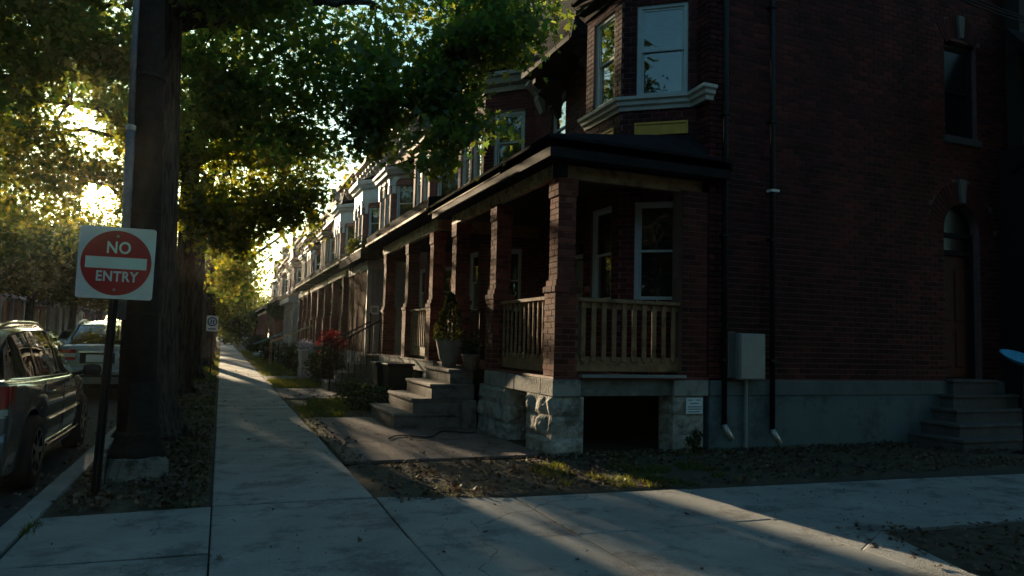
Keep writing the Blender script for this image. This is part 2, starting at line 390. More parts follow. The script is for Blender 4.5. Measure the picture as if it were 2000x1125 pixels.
M['leaf_op'] = leaf_mat('far_leaf', (.03,.05,.02), (.06,.08,.02), (.06,.11,.012), (.30,.28,.015), .5)
M['litter'] = leaf_mat('fallen_leaf', (.055,.038,.027), (.19,.13,.085), (.08,.04,.02), (.18,.11,.06), .2)
M['grass'] = leaf_mat('grass_blade', (.035,.06,.012), (.11,.13,.025), (.06,.10,.01), (.30,.28,.02), .4)
M['conifer'] = leaf_mat('conifer_spray', (.016,.032,.012), (.035,.055,.016), (.03,.05,.01), (.16,.14,.015), .35)
M['shrub'] = leaf_mat('shrub_leaf', (.02,.035,.015), (.05,.07,.03), (.03,.06,.01), (.10,.12,.02), .3)
M['red_leaf'] = leaf_mat('red_leaf', (.08,.012,.010), (.30,.02,.015), (.12,.01,.01), (.40,.02,.01), .35)
M['flower'] = leaf_mat('pale_flower', (.35,.28,.40), (.60,.58,.62), (.2,.2,.2), (.4,.3,.4), .3)

def bark_mat():
    m = bpy.data.materials.new('bark'); m.use_nodes = True
    nt = m.node_tree; N = nt.nodes; L = nt.links; b = N['Principled BSDF']; b.inputs['Roughness'].default_value = .95
    geo = N.new('ShaderNodeNewGeometry'); mp = N.new('ShaderNodeMapping'); mp.inputs['Scale'].default_value = (22,22,2.6)
    L.new(geo.outputs['Position'], mp.inputs[0])
    n = N.new('ShaderNodeTexNoise'); n.inputs['Scale'].default_value = 1; n.inputs['Detail'].default_value = 7; n.inputs['Distortion'].default_value = .7
    L.new(mp.outputs[0], n.inputs['Vector'])
    r = N.new('ShaderNodeValToRGB'); r.color_ramp.elements[0].position = .35; r.color_ramp.elements[1].position = .65
    r.color_ramp.elements[0].color = (.018,.014,.011,1); r.color_ramp.elements[1].color = (.105,.085,.065,1)
    L.new(n.outputs['Fac'], r.inputs[0]); L.new(r.outputs[0], b.inputs['Base Color'])
    bp = N.new('ShaderNodeBump'); bp.inputs['Strength'].default_value = 1; bp.inputs['Distance'].default_value = .06
    L.new(n.outputs['Fac'], bp.inputs['Height']); L.new(bp.outputs[0], b.inputs['Normal'])
    return m
M['bark'] = bark_mat()

# ---------------------------------------------------------------- sunlight gaps in the foliage
LIT = []      # (point, radius, keep probability)
def lit(p, r, keep=0.0): LIT.append((np.array(p, float), r, keep))
SD = np.array(SUN_DIR)
lit((0,0,CAM_H), .42, .04)
for y in (8.4, 10.4, 12.4, 14.2, 16.1, 18.6): 
    for z, k in ((1.2,.06),(2.0,.04),(2.9,.1)): lit((3.8, y, z), .45, k)
for y in (9.3, 15.2):
    for z in (1.2, 1.8): lit((3.85, y, z), .6, .06)
for y in np.arange(9, 20, .9): lit((3.6, y, 3.8), .5, .2); lit((3.86, y, 3.5), .3, .1)
for y in (22, 26, 30): lit((3.7, y, 2.4), 1.3, .35); lit((3.7, y, 3.8), .9, .3)
for y in (34, 37): lit((3.8, y, 2.5), 1.3, .3)
for p in ((.6,26),(.6,29),(.6,33)): lit((*p, 0), .75, .03)
for p in ((1.9,16.5),(2.2,18.5),(1.8,20.3)): lit((*p, 0), .45, .25)
lit((3.88,5.8,0), .36, .0); lit((4.2,4.2,0), .38, .0); lit((2.3,5.6,0), .12, .1)
lit((.9,9.6,0), .09, .1); lit((.5,11.8,0), .10, .1); lit((.25,14.5,0), .1, .1); lit((-.5,7.2,0), .12, .2); lit((2.9,8.6,0), .13, .1)
lit((4.5, 7.3, 0), .12, .2); lit((3.2,6.9,0), .2, .3)
lit((-2.2,9.3,1.4), .45, .2); lit((-2.6,18.5,1.4), .5, .2)
lit((2.6,12,.3), .3, .2); lit((2.9,12.5,.5), .3, .2)
for y in (23,28,33,40,50): lit((5.4, y, 8.5), 1.3, .3); lit((5.4,y,6.5), .9, .4)
LITF = []

def litf(p, r, keep=.2): LITF.append((np.array(p, float), r, keep))
for p in ((1.9,18.4,5.3),(.9,19.0,4.5),(1.5,24.2,4.8),(.8,24.8,3.6),(.2,24.2,3.0),(2.0,24,6.0)): litf(p, 1.3, .16)
for p in ((-4.2,18.4,5.6),(-3.2,19.5,5.0),(-4.8,24.4,5.4),(-3.4,24,5.0),(-5.8,24.2,5.8)): litf(p, 1.7, .12)
for p in ((2.9,9.8,5.2),(3.3,9.6,6.0)): litf(p, .5, .4)
for p in ((.2,17.7,5.1),(0,17,4.1),(1.0,17.3,4.3),(1.8,17.5,4.7),(-1.2,24,4.4),(-.3,24,5.2)): litf(p, .95, .12)
litf((1.2,32,3.6), 1.5, .15); litf((-7.5,27,4.8), 1.6, .15)
def carve(P):
    keep = np.ones(len(P), bool)
    rnd = np.random.rand(len(P))
    for t, r, k in LIT:
        w = P-t; al = w@SD; d = np.linalg.norm(w-np.outer(al, SD), axis=1)
        keep &= ~((al > 0) & (d < r) & (rnd > k))
    for t, r, k in LITF:
        w = P-t; al = w@SD; d = np.linalg.norm(w-np.outer(al, SD), axis=1)
        keep &= ~((al > r*.9) & (d < r) & (rnd > k))
    return keep

# ---------------------------------------------------------------- leaves
MAPLE = []
for k, (ang, rr) in enumerate([(-90,.18),(-58,.42),(-35,.30),(-12,.80),(18,.42),(38,.85),(62,.50),(90,1.0),(118,.50),(142,.85),(162,.42),(192,.80),(215,.30),(238,.42)]):
    MAPLE.append((math.cos(R(ang))*rr*.55, math.sin(R(ang))*rr*.55+.2))
RHOMB = [(0,-.5),(.34,-.12),(.25,.25),(0,.55),(-.25,.25),(-.34,-.12)]
def leaf_mesh(name, P, size, shape, lean=.7, vals=None, droop=0):
    """one leaf per point; each leaf is one polygon with its own tilt, size and tone"""
    n = len(P); k = len(shape); sh = np.array([(a,b,0) for a,b in shape])
    # leaf normal: mostly upward, random tilt
    nz = np.random.normal(0, lean, (n,3)); nz[:,2] += .6; nz /= np.linalg.norm(nz,axis=1)[:,None]
    t = np.random.normal(0, 1, (n,3)); t[:,2] -= droop
    t -= nz*np.sum(t*nz,axis=1)[:,None]; t /= np.linalg.norm(t,axis=1)[:,None]
    s = np.cross(nz, t)
    sz = size*np.random.uniform(.65, 1.25, n)
    V = P[:,None,:] + (s[:,None,:]*sh[None,:,0,None] + t[:,None,:]*sh[None,:,1,None])*sz[:,None,None]
    # fold along the midrib
    V += nz[:,None,:]*(np.abs(sh[None,:,0,None])*.35*sz[:,None,None])
    V = V.reshape(-1,3)
    me = bpy.data.meshes.new(name)
    me.vertices.add(n*k); me.vertices.foreach_set('co', V.astype(np.float32).ravel())
    me.loops.add(n*k); me.loops.foreach_set('vertex_index', np.arange(n*k, dtype=np.int32))
    me.polygons.add(n); me.polygons.foreach_set('loop_start', np.arange(0,n*k,k,dtype=np.int32))
    try: me.polygons.foreach_set('loop_total', np.full(n,k,dtype=np.int32))
    except Exception: pass
    me.update(calc_edges=True); me.validate()
    if vals is None: vals = np.random.rand(n)**2
    at = me.attributes.new('bv','FLOAT','POINT'); at.data.foreach_set('value', np.repeat(vals,k).astype(np.float32))
    return me
def link_mesh(name, me, mt, parent=None, kind=None, label=None, shift=True):
    if parent is not None and shift:
        me.transform(Matrix.Translation(-root_of(parent).location))
    o = bpy.data.objects.new(name, me); COL.objects.link(o); me.materials.append(mt)
    if parent is not None: o.parent = parent
    if kind: o['kind'] = kind
    if label: o['label'] = label
    return o

def blob_points(blobs, per=16, spread=.2, thr=-.15, ns=.55, flat=.6):
    out = []
    for (cx,cy,cz,rx,ry,rz,nc) in blobs:
        got = 0; tries = 0
        while got < nc and tries < nc*8:
            tries += 1
            d = Vector((random.gauss(0,1),random.gauss(0,1),random.gauss(0,1))).normalized()
            q = random.random()**.42
            p = Vector((cx+d.x*rx*q, cy+d.y*ry*q, cz+d.z*rz*q))
            if noise.noise(p*ns) + .5*noise.noise(p*ns*2.3) < thr: continue
            got += 1; out.append(tuple(p))
    C = np.array(out)
    n = len(C)*per
    P = np.repeat(C, per, axis=0)+np.random.normal(0, spread, (n,3))*np.array((1,1,flat))
    tone = np.repeat(np.clip(np.random.normal(.35,.25,len(C)),0,1), per)+np.random.normal(0,.18,n)
    return P, np.clip(tone,0,1), C

def branch_path(a, b, wob=.25, n=6, sag=.3):
    a = Vector(a); b = Vector(b); L = (b-a).length; pts = []
    o = Vector((random.uniform(-1,1),random.uniform(-1,1),random.uniform(-.5,.5)))*wob*L*.25
    for i in range(n+1):
        t = i/n; p = a.lerp(b,t); p = p + o*math.sin(math.pi*t) + Vector((0,0,sag*L*.25*math.sin(math.pi*t)))
        if 0 < i < n: p += Vector((random.gauss(0,1),random.gauss(0,1),random.gauss(0,1)))*L*.02
        pts.append(p)
    return pts
def build_tree(name, label, base, trunk_r, fork_z, limbs, blobs, leafsize, shape, lm, per=16, spread=.2, group=None, thr=-.15, lean=(0,0), flare=1.5, twigs=70, docarve=True, cutz=None, k=18):
    t = thing(name, label, 'tree', (base[0],base[1],0), group)
    bm = MB(); bm.smooth = True
    x, y = base
    zs = [-.15, .0, .12, .3, .6, 1.0, 1.6, 2.4, 3.2, fork_z]
    fx = [flare*1.12, flare, flare*.86, 1.16, 1.05, 1, .96, .93, .92, .92]
    pts = [(x+lean[0]*z+.02*math.sin(z*2+x), y+lean[1]*z, z) for z in zs]
    bm.tube(pts, [trunk_r*f for f in fx], k, jitter=.035)
    if flare > 1.2:
        for j in range(6):
            a = j*math.pi/3+random.uniform(-.3,.3); c, s = math.cos(a), math.sin(a)
            bm.tube([(x+c*trunk_r*.75,y+s*trunk_r*.75,.5),(x+c*trunk_r*1.15,y+s*trunk_r*1.15,.18),(x+c*trunk_r*1.9,y+s*trunk_r*1.9,-.06)], [trunk_r*.28,trunk_r*.3,trunk_r*.16], 7)
    top = Vector(pts[-1])
    ends = []
    for (ex,ey,ez,r0) in limbs:
        p = branch_path(top-Vector((0,0,.25)), (ex,ey,ez), .3, 7, .25)
        rr = [r0*(1-.75*i/7) for i in range(8)]
        bm.tube(p, rr, 8, jitter=.03); ends += [(q, rr[i]) for i, q in enumerate(p)][2:]
    P, tone, C = blob_points(blobs, per, spread, thr)
    # twigs reach from the nearest limb point to some of the leaf clumps
    if ends:
        E = np.array([tuple(e[0]) for e in ends])
        idx = np.random.permutation(len(C))[:twigs]
        for i in idx:
            d = np.linalg.norm(E-C[i],axis=1)*np.random.uniform(.7,1.5,len(E)); j = int(d.argmin())
            if d[j] < 2.3 and C[i][2] > ends[j][0].z-1.1:
                tp = branch_path(ends[j][0], C[i], .35, 4, .15)
                r0 = min(ends[j][1]*.6, .035+.012*d[j]); bm.tube(tp, [r0*(1-.85*q/4) for q in range(5)], 5, cap=False)
    part('trunk', bm, M['bark'], t)
    keep = carve(P) if docarve else np.ones(len(P),bool)
    if cutz is not None:   # ragged side of the crown towards the roofs
        keep &= P[:,0] < cutz + .7*np.sin(P[:,1]*1.3)*np.sin(P[:,2]*1.7)+np.random.normal(0,.25,len(P))
    P = P[keep]; tone = tone[keep]
    me = leaf_mesh('crown', P, leafsize, shape, vals=tone, droop=.8)
    link_mesh('crown', me, lm, t)
    return t

# ================================================================ THE GROUND
SIDE_R = (1,0,0)
g_ = MB(); g_.add([(-900,-300,-.30),(900,-300,-.30),(900,1500,-.30),(-900,1500,-.30)], [(0,1,2,3)]); structure('ground', g_, M['soil'])
g_ = MB(); g_.add([(-9.2,-12,-.125),(-1.37,-12,-.125),(-1.37,330,-.125),(-9.2,330,-.125)], [(0,1,2,3)]); structure('road', g_, M['asphalt'])
g_ = MB(); g_.add([(-1.37,-12,-.125),(30,-12,-.125),(30,1.2,-.125),(-1.37,1.2,-.125)], [(0,1,2,3)]); structure('side_road', g_, M['asphalt'])

def lumpy_sheet(x0,x1,y0,y1,z,nx,ny,amp,edge=True,fn=None,sc=1.7):
    b = MB(); b.smooth = True
    vs = []
    for j in range(ny+1):
        for i in range(nx+1):
            x = x0+(x1-x0)*i/nx; y = y0+(y1-y0)*j/ny
            h = amp*noise.noise(Vector((x*sc,y*sc,3)))+amp*.5*noise.noise(Vector((x*sc*4,y*sc*4,9)))
            if edge:
                e = min(1, min(x-x0,x1-x,y-y0,y1-y)/.12); h = h*max(0,e) + (1-max(0,e))*(-.03)
            if fn: h += fn(x,y)
            vs.append((x,y,z+h))
    fs = [(j*(nx+1)+i, j*(nx+1)+i+1, (j+1)*(nx+1)+i+1, (j+1)*(nx+1)+i) for j in range(ny) for i in range(nx)]
    return b.add(vs, fs)
structure('lawn_strip', lumpy_sheet(1.335, 22, 6.13, 8.22, -.01, 260, 40, .022), M['soil'])
structure('boulevard_verge', lumpy_sheet(-1.2, -.02, 6.5, 130, -.008, 16, 900, .025), M['soil'])
structure('front_lawn', lumpy_sheet(1.335, 6.3, 8.22, 130, -.02, 30, 800, .02, edge=False), M['lawn'])
structure('corner_bed', lumpy_sheet(4.55, 22, -1.0, 4.24, -.012, 170, 60, .03), M['soil'])
structure('far_verge', lumpy_sheet(-40, -9.3, -10, 330, -.03, 20, 100, .03, edge=False), M['lawn'])
structure('far_end_ground', lumpy_sheet(-1.2, 40, 130, 330, -.04, 20, 20, .03, edge=False), M['lawn'])

# pavement slabs: each slab its own piece over a recessed bed
bed = MB(); bed.box(-.02, 1.335, 6.4, 130, -.2, -.028); bed.box(-1.2, 1.335, 1.2, 6.5, -.2, -.03); bed.box(1.335, 22, 4.2, 6.13, -.2, -.03); bed.box(1.335, 4.6, 1.2, 4.24, -.2, -.03)
pave = structure('sidewalk', bed, mat('joint_dirt', (.05,.045,.04), 1, .5, 60, .3, 20))
def slab(poly, gap=.006, tilt=.0):
    b = MB(); cx = sum(p[0] for p in poly)/len(poly); cy = sum(p[1] for p in poly)/len(poly)
    q = []
    for x, y in poly:
        dx, dy = cx-x, cy-y
        q.append((x+(gap if dx > 0 else -gap), y+(gap if dy > 0 else -gap)))
    ta, tb, tc = random.gauss(0,.002), random.gauss(0,.002), random.gauss(0,.0025)
    n = len(q)
    vs = [(x,y,-.12) for x,y in q]+[(x,y,ta*(x-cx)+tb*(y-cy)+tc-.006) for x,y in q]
    r = [(cx+(x-cx)*(1-.012/max(.3,abs(x-cx)+.01)), cy+(y-cy)*(1-.012/max(.3,abs(y-cy)+.01))) for x,y in q]
    vs += [(x,y,ta*(x-cx)+tb*(y-cy)+tc) for x,y in r]
    fs = [(i,(i+1)%n,(i+1)%n+n,i+n) for i in range(n)]+[(i+n,(i+1)%n+n,(i+1)%n+2*n,i+2*n) for i in range(n)]+[tuple(range(2*n,3*n))]
    b.add(vs, fs)
    return part('slab', b, M['walk'], pave)
ys = [6.45,7.9,9.35,10.8]+[10.8+1.45*i for i in range(1,48)]
for i in range(len(ys)-1): slab([(0,ys[i]),(1.32,ys[i]),(1.32,ys[i+1]),(0,ys[i+1])])
slab([(0,ys[-1]),(1.32,ys[-1]),(1.32,130),(0,130)])
# the crossing of the two pavements
slab([(-1.18,5.1),(0,5.1),(0,6.42),(-1.18,6.36)]); slab([(0,5.06),(1.3,5.06),(1.33,6.42),(0,6.45)])
slab([(-1.18,3.6),(0,3.6),(0,5.06),(-1.18,5.1)]); slab([(0,3.6),(1.3,3.6),(1.3,5.06),(0,5.06)])
slab([(-1.18,1.3),(0,1.3),(0,3.6),(-1.18,3.6)]); slab([(0,1.3),(1.3,1.3),(1.3,3.6),(0,3.6)])
slab([(1.3,4.85),(2.5,4.85),(2.52,6.12),(1.33,6.42)]); slab([(1.3,3.2),(2.5,3.2),(2.5,4.85),(1.3,4.85)])
slab([(2.5,4.82),(4.25,4.78),(4.3,6.02),(2.52,6.12)]); slab([(2.5,3.2),(4.25,3.2),(4.25,4.78),(2.5,4.82)])
slab([(4.25,4.78),(7.2,4.70),(7.2,5.84),(4.3,6.02)]); slab([(4.25,3.9),(4.86,4.26),(7.2,4.06),(7.2,4.70),(4.25,4.78)])
slab([(4.25,1.3),(4.45,1.3),(4.50,3.3),(4.86,4.26),(4.25,3.9)])
slab([(1.3,1.3),(2.5,1.3),(2.5,3.2),(1.3,3.2)]); slab([(2.5,1.3),(4.25,1.3),(4.25,3.2),(2.5,3.2)])
for i in range(8):
    x0 = 7.2+i*1.6; x1 = x0+1.6
    f = lambda x: 5.84-.055*(x-7.2)
    slab([(x0,4.70-.04*(x0-7.2)),(x1,4.70-.04*(x1-7.2)),(x1,f(x1)),(x0,f(x0))]); slab([(x0,3.9),(x1,3.9),(x1,4.70-.04*(x1-7.2)),(x0,4.70-.04*(x0-7.2))])

# kerb stones
kb = MB(); kb.box(-1.36,-1.2,-10,1.2,-.2,-.03); kerb = structure('kerb', kb, M['kerb'])
y = 1.2
while y < 125:
    L_ = 2.4 if y < 60 else 8; b = MB(); dx = random.gauss(0,.006)
    b.box(-1.37+dx,-1.19+dx,y+.006,y+L_-.006,-.22,random.gauss(.0,.004)); bevel(part('kerb_stone', b, M['kerb'], kerb), .02, 2); y += L_
kb = MB(); kb.box(-9.35,-9.2,-10,320,-.2,0); structure('far_kerb', kb, M['kerb'])

# front paths of red-brown concrete: slabs, with grass between
pth = MB(); pth.box(1.34,3.8,8.24,12.85,-.2,-.02); fp = structure('front_path', pth, M['soil'])
def pslab(x0,x1,y0,y1,z=.004,par=None):
    b = MB(); t = random.gauss(0,.004); g = .008
    b.add([(x0+g,y0+g,-.15),(x1-g,y0+g,-.15),(x1-g,y1-g,-.15),(x0+g,y1-g,-.15),(x0+g,y0+g,z+t),(x1-g,y0+g,z-t),(x1-g,y1-g,z-t),(x0+g,y1-g,z+t)],
          [(4,5,6,7),(0,1,5,4),(1,2,6,5),(2,3,7,6),(3,0,4,7)]); return part('path_slab', b, M['path'], par or fp)
for (x0,x1) in ((1.35,2.55),(2.55,3.78)):
    for (y0,y1) in ((8.26,9.75),(9.75,11.2)): pslab(x0,x1,y0,y1)
pslab(1.35,2.5,11.2,12.75)
fp2 = structure('second_path', MB().box(1.34,2.6,16.6,19.9,-.2,-.02), M['soil'])
for (y0,y1) in ((16.7,18.2),(18.2,19.8)): pslab(1.35,2.7,y0,y1,par=fp2)
fp3 = structure('third_path', MB().box(1.34,3.0,23.4,25.4,-.2,-.02), M['soil']); pslab(1.35,3.0,23.4,25.4,par=fp3)
for k, yy in enumerate((30.5, 36.5, 43, 49, 55, 61)):
    pslab(1.35,3.6,yy,yy+1.2,par=structure('house_path', MB().box(1.36,3.5,yy+.1,yy+1.1,-.2,-.02), M['soil']))

# ================================================================ BRICKWORK
BRICKS = {}   # root name -> list of (parent object, P,u,n,a0,a1,z0,z1,proud)
def lay(root, parent, P, u, n, a0, a1, z0, z1, holes=(), L=.212, H=.078, mort=.0135, proud=.008, mt='brick', phase=0, skip=None):
    lst = BRICKS.setdefault(root.name, (root, []))[1]
    nz = max(1, round((z1-z0)/H)); h = (z1-z0)/nz
    for r in range(nz):
        zb = z0+r*h; off = (L/2 if (r+phase) % 2 else 0)
        a = a0-off
        while a < a1-.01:
            s = max(a, a0); e = min(a+L, a1); a += L
            if e-s < .03: continue
            segs = [(s, e)]
            for (h0,h1,g0,g1) in holes:
                if zb+h*.5 > g0 and zb+h*.5 < g1:
                    ns = []
                    for (q0,q1) in segs:
                        if q1 <= h0 or q0 >= h1: ns.append((q0,q1)); continue
                        if q0 < h0: ns.append((q0,h0))
                        if q1 > h1: ns.append((h1,q1))
                    segs = ns
            for (q0,q1) in segs:
                if q1-q0 < .02: continue
                if skip and skip((q0+q1)/2, zb+h/2): continue
                lst.append((parent, P, u, n, q0+mort/2 if q0 > a0 else q0, q1-mort/2 if q1 < a1 else q1, zb+mort/2, zb+h-mort/2, proud+random.gauss(0,.0012), mt, min(1,max(0,random.gauss(.42,.32)))))
def brick_geo(b, e, rel=None):
    parent, P, u, n, a0, a1, z0, z1, d, mt, v = e
    b.obox(P, u, n, a0, a1, z0, z1, -.004, d, v)
def flush_bricks(limit=290):
    for rn, (root, lst) in BRICKS.items():
        def score(e):
            P,u,n = e[1],e[2],e[3]; am = (e[4]+e[5])/2
            c = Vector((P[0]+u[0]*am, P[1]+u[1]*am, P[2]+(e[6]+e[7])/2-CAM_H))
            q = c.dot(_Y)
            cc = m.to_3x3().transposed() @ c
            if cc.z > -.5: return 0
            px = 1000+FPX*cc.x/-cc.z; py = 562-FPX*cc.y/-cc.z
            if not (0 < px < 2000 and 0 < py < 1125): return 0
            return (e[5]-e[4])*abs(Vector((n[0],n[1],0)).dot(c))/c.length**3
        order = sorted(range(len(lst)), key=lambda i: -score(lst[i]))
        top = set(i for i in order[:limit] if score(lst[i]) > 0)
        cache = {}
        rest = {}
        l = root_of(root).location
        for i, e in enumerate(lst):
            if i in top:
                parent, P, u, n, a0, a1, z0, z1, d, mt, v = e
                w = round((a1-a0)/.02)*.02; vv = round(v*8)/8; key = (w, round(z1-z0,3), vv, mt, tuple(np.round(u,3)), tuple(np.round(n,3)))
                if key not in cache:
                    b = MB(); b.obox((0,0,0), u, n, 0, a1-a0, 0, z1-z0, -.004, .008, vv)
                    me = mesh_of('brick', b); me.materials.append(M[mt]); cache[key] = me
                o = bpy.data.objects.new('brick', cache[key]); COL.objects.link(o); o.parent = parent
                o.location = (P[0]+u[0]*a0-l.x, P[1]+u[1]*a0-l.y, P[2]+z0-l.z)
            else:
                rest.setdefault((e[0].name, e[9]), (e[0], MB()))[1]; brick_geo(rest[(e[0].name, e[9])][1], e)
        for (pn, mt), (parent, b) in rest.items():
            part('brick_courses', b, M[mt], parent, kind='stuff')

def wall_boxes(b, P, u, n, a0, a1, z0, z1, holes, thick):
    cuts = sorted(set([a0,a1]+[h for H_ in holes for h in H_[:2] if a0 < h < a1]))
    for i in range(len(cuts)-1):
        s, e = cuts[i], cuts[i+1]; mid = (s+e)/2
        hs = sorted([(max(z0,H_[2]),min(z1,H_[3])) for H_ in holes if H_[0] <= mid <= H_[1]])
        z = z0
        for (h0,h1) in hs:
            if h0 > z: b.obox(P,u,n,s,e,z,h0,-thick,0)
            z = max(z,h1)
        if z < z1: b.obox(P,u,n,s,e,z,z1,-thick,0)

M['glass_dull'] = mat('old_dull_glass', (.010,.013,.015), .22, .1, 3, spec=.25)
def window(root, P, u, n, a0, a1, z0, z1, fm='frame', blind=None, setback=.10, fw=.055, label=None, mull=True, sill=None, split=.5, detail=True, name='window', gm='glass'):
    """double-hung sash in its opening: frame, two sashes with panes, what hangs behind"""
    f = MB()
    d0, d1 = -setback-.07, -setback+.02
    f.obox(P,u,n,a0,a0+fw,z0,z1,d0,d1); f.obox(P,u,n,a1-fw,a1,z0,z1,d0,d1)
    f.obox(P,u,n,a0+fw,a1-fw,z1-fw,z1,d0,d1); f.obox(P,u,n,a0+fw,a1-fw,z0,z0+fw*.8,d0,d1+.02)
    w = part(name, f, M[fm], root, label=label)
    zm = z0+(z1-z0)*split; i0, i1 = a0+fw, a1-fw; sw = .035 if detail else .05
    s_ = MB()
    for (q0,q1,dd) in ((zm-.01,z1-fw,-setback-.025),(z0+fw*.8,zm+.03,-setback-.05)):
        s_.obox(P,u,n,i0,i0+sw,q0,q1,dd,dd+.022); s_.obox(P,u,n,i1-sw,i1,q0,q1,dd,dd+.022)
        s_.obox(P,u,n,i0+sw,i1-sw,q1-sw,q1,dd,dd+.022); s_.obox(P,u,n,i0+sw,i1-sw,q0,q0+sw,dd,dd+.022)
    part('sash', s_, M[fm], w)
    for (q0,q1,dd) in ((zm+.02,z1-fw-sw,-setback-.018),(z0+fw*.8+sw,zm-.0,-setback-.043)):
        g = MB(); g.obox(P,u,n,i0+sw-.004,i1-sw+.004,q0,q1,dd,dd+.004); part('pane', g, M[gm], w)
    if blind:
        bb = MB()
        if blind[0] == 'slats':
            z = z1-fw
            while z > z0+(z1-z0)*(1-blind[1]):
                bb.obox(P,u,n,i0,i1,z-.032,z-.004,-setback-.12,-setback-.105); z -= .034
        else: bb.obox(P,u,n,i0,i1,z0+(z1-z0)*(1-blind[1]),z1-.02,-setback-.13,-setback-.12)
        part('blind', bb, M[blind[2] if len(blind) > 2 else 'blind'], w)
    if sill:
        sl = MB(); sl.obox(P,u,n,a0-.06,a1+.06,z0-.12,z0,-.08,.06); bevel(part('sill', sl, M[sill], w), .01)
    return w

M['dark_key'] = mat('keystone_paint', (.14,.14,.135), .9, .3, 30, .2, 4)
# ================================================================ CORNER HOUSE
XF = 6.15
A = thing('corner_house', 'dark red brick corner house with wooden porch rails and two storey bay', 'house', (6.15,8.15,0), 'terraced brick houses along the street')
# ---- end wall towards the side street
PW = (XF, 8.15, 0); uW = (1,0,0); nW = (0,-1,0)
dh = (10.72-XF, 11.55-XF, .97, 3.83); wh = (10.80-XF, 11.54-XF, 4.92, 6.55)
WL, WT = 12.3-XF, 9.0
b = MB(); wall_boxes(b, PW, uW, nW, 0, WL, .93, WT, [dh, wh], .3)
end_wall = part('end_wall', b, M['mortar'], A)
ac_d = ((dh[0]+dh[1])/2, 3.35, (dh[1]-dh[0])/2); ac_w = ((wh[0]+wh[1])/2, 6.55)
def skip_arch(a, z):
    dx = a-ac_d[0]; dz = z-ac_d[1]
    if dz > 0 and math.hypot(dx, dz*.86) < ac_d[2]+.33: return True
    if dz > -.01 and dz <= 0 and abs(dx) < ac_d[2]: return True
    rr_ = math.hypot(a-ac_w[0], z-6.05)
    if z > 6.5 and rr_ < .90 and abs(a-ac_w[0]) < (z-6.05)*.78: return True
    return False
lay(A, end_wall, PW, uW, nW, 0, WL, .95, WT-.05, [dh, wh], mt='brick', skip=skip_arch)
# arch over the door: recessed tympanum wall is open; voussoirs and keystone
def voussoirs(P,u,n,ca,cz,r0,r1,ang0,ang1,k,parent,mt='brick',sz=1.0,key=True):
    for i in range(k):
        t0 = ang0+(ang1-ang0)*i/k; t1 = ang0+(ang1-ang0)*(i+1)/k; g = (t1-t0)*.08
        t0 += g; t1 -= g
        if key and abs((t0+t1)/2-math.pi/2) < (ang1-ang0)/k*.8: continue
        pr_ = []
        for (t,r) in ((t0,r0),(t1,r0),(t1,r1),(t0,r1)): pr_.append((ca+math.cos(t)*r, cz+math.sin(t)*r*sz))
        vs = []
        for d in (-.1,.012):
            for a,z in pr_: vs.append((P[0]+u[0]*a+n[0]*d, P[1]+u[1]*a+n[1]*d, P[2]+z))
        bb = MB(); bb.add(vs, [(0,1,2,3),(7,6,5,4),(0,4,5,1),(1,5,6,2),(2,6,7,3),(3,7,4,0)], random.uniform(.2,.7)); part('voussoir', bb, M[mt], parent)
voussoirs(PW,uW,nW,ac_d[0],ac_d[1],ac_d[2]+.005,ac_d[2]+.33,0,math.pi,26,end_wall,sz=1.12)
ks = MB(); ks.add([( XF+ac_d[0]+a, 8.15-d, z) for d in (-.1,.05) for a,z in ((-.045,3.83),(.045,3.83),(.085,4.22),(-.085,4.22))], [(0,3,2,1),(4,5,6,7),(0,1,5,4),(1,2,6,5),(2,3,7,6),(3,0,4,7)])
part('keystone', ks, M['dark_key'], end_wall)
voussoirs(PW,uW,nW,ac_w[0],6.05,.56,.90,R(53),R(127),14,end_wall)
ks = MB(); ks.add([( XF+ac_w[0]+a, 8.15-d, z) for d in (-.1,.05) for a,z in ((-.04,6.60),(.04,6.60),(.075,6.98),(-.075,6.98))], [(0,3,2,1),(4,5,6,7),(0,1,5,4),(1,2,6,5),(2,3,7,6),(3,0,4,7)])
part('keystone', ks, M['dark_key'], end_wall)
# door: opening cut into the wall above the spring line
tw = MB()   # jamb reveals + tympanum opening is a dark recess behind half-round frame
k = 14; ring = []
for i in range(k+1):
    t = math.pi*i/k; ring.append((XF+ac_d[0]+math.cos(t)*ac_d[2], 3.35+math.sin(t)*ac_d[2]*1.12))
sp_ = MB()
for i in range(k):
    p, q = ring[i], ring[i+1]
    if min(p[1],q[1]) < 3.82: sp_.prism([p,(p[0],3.86),(q[0],3.86),q] if i >= 0 else [], 'y', 8.151, 8.44)
part('arch_backing', sp_, M['mortar'], end_wall)
fl = MB()
for i in range(k):
    p, q = ring[i], ring[i+1]; cx_, cz_ = XF+ac_d[0], 3.35
    def sc_(pt, s): return (cx_+(pt[0]-cx_)*s, cz_+(pt[1]-cz_)*s)
    a_, b_ = sc_(p,.86), sc_(q,.86)
    fl.add([(p[0],8.30,p[1]),(q[0],8.30,q[1]),(b_[0],8.30,b_[1]),(a_[0],8.30,a_[1]),(p[0],8.35,p[1]),(q[0],8.35,q[1]),(b_[0],8.35,b_[1]),(a_[0],8.35,a_[1])],[(0,1,2,3),(0,4,5,1),(3,2,6,7)])
sd = part('side_door', MB().box(10.72+.06,11.55-.06,8.33,8.37,.99,2.98), M['door'], A, label='brown panelled side door under the brick arch')
for (x0,x1) in ((10.86,11.08),(11.18,11.40)):
    for (z0,z1) in ((1.15,1.75),(1.9,2.75)): bevel(part('door_panel', MB().box(x0,x1,8.31,8.335,z0,z1), M['door'], sd), .012)
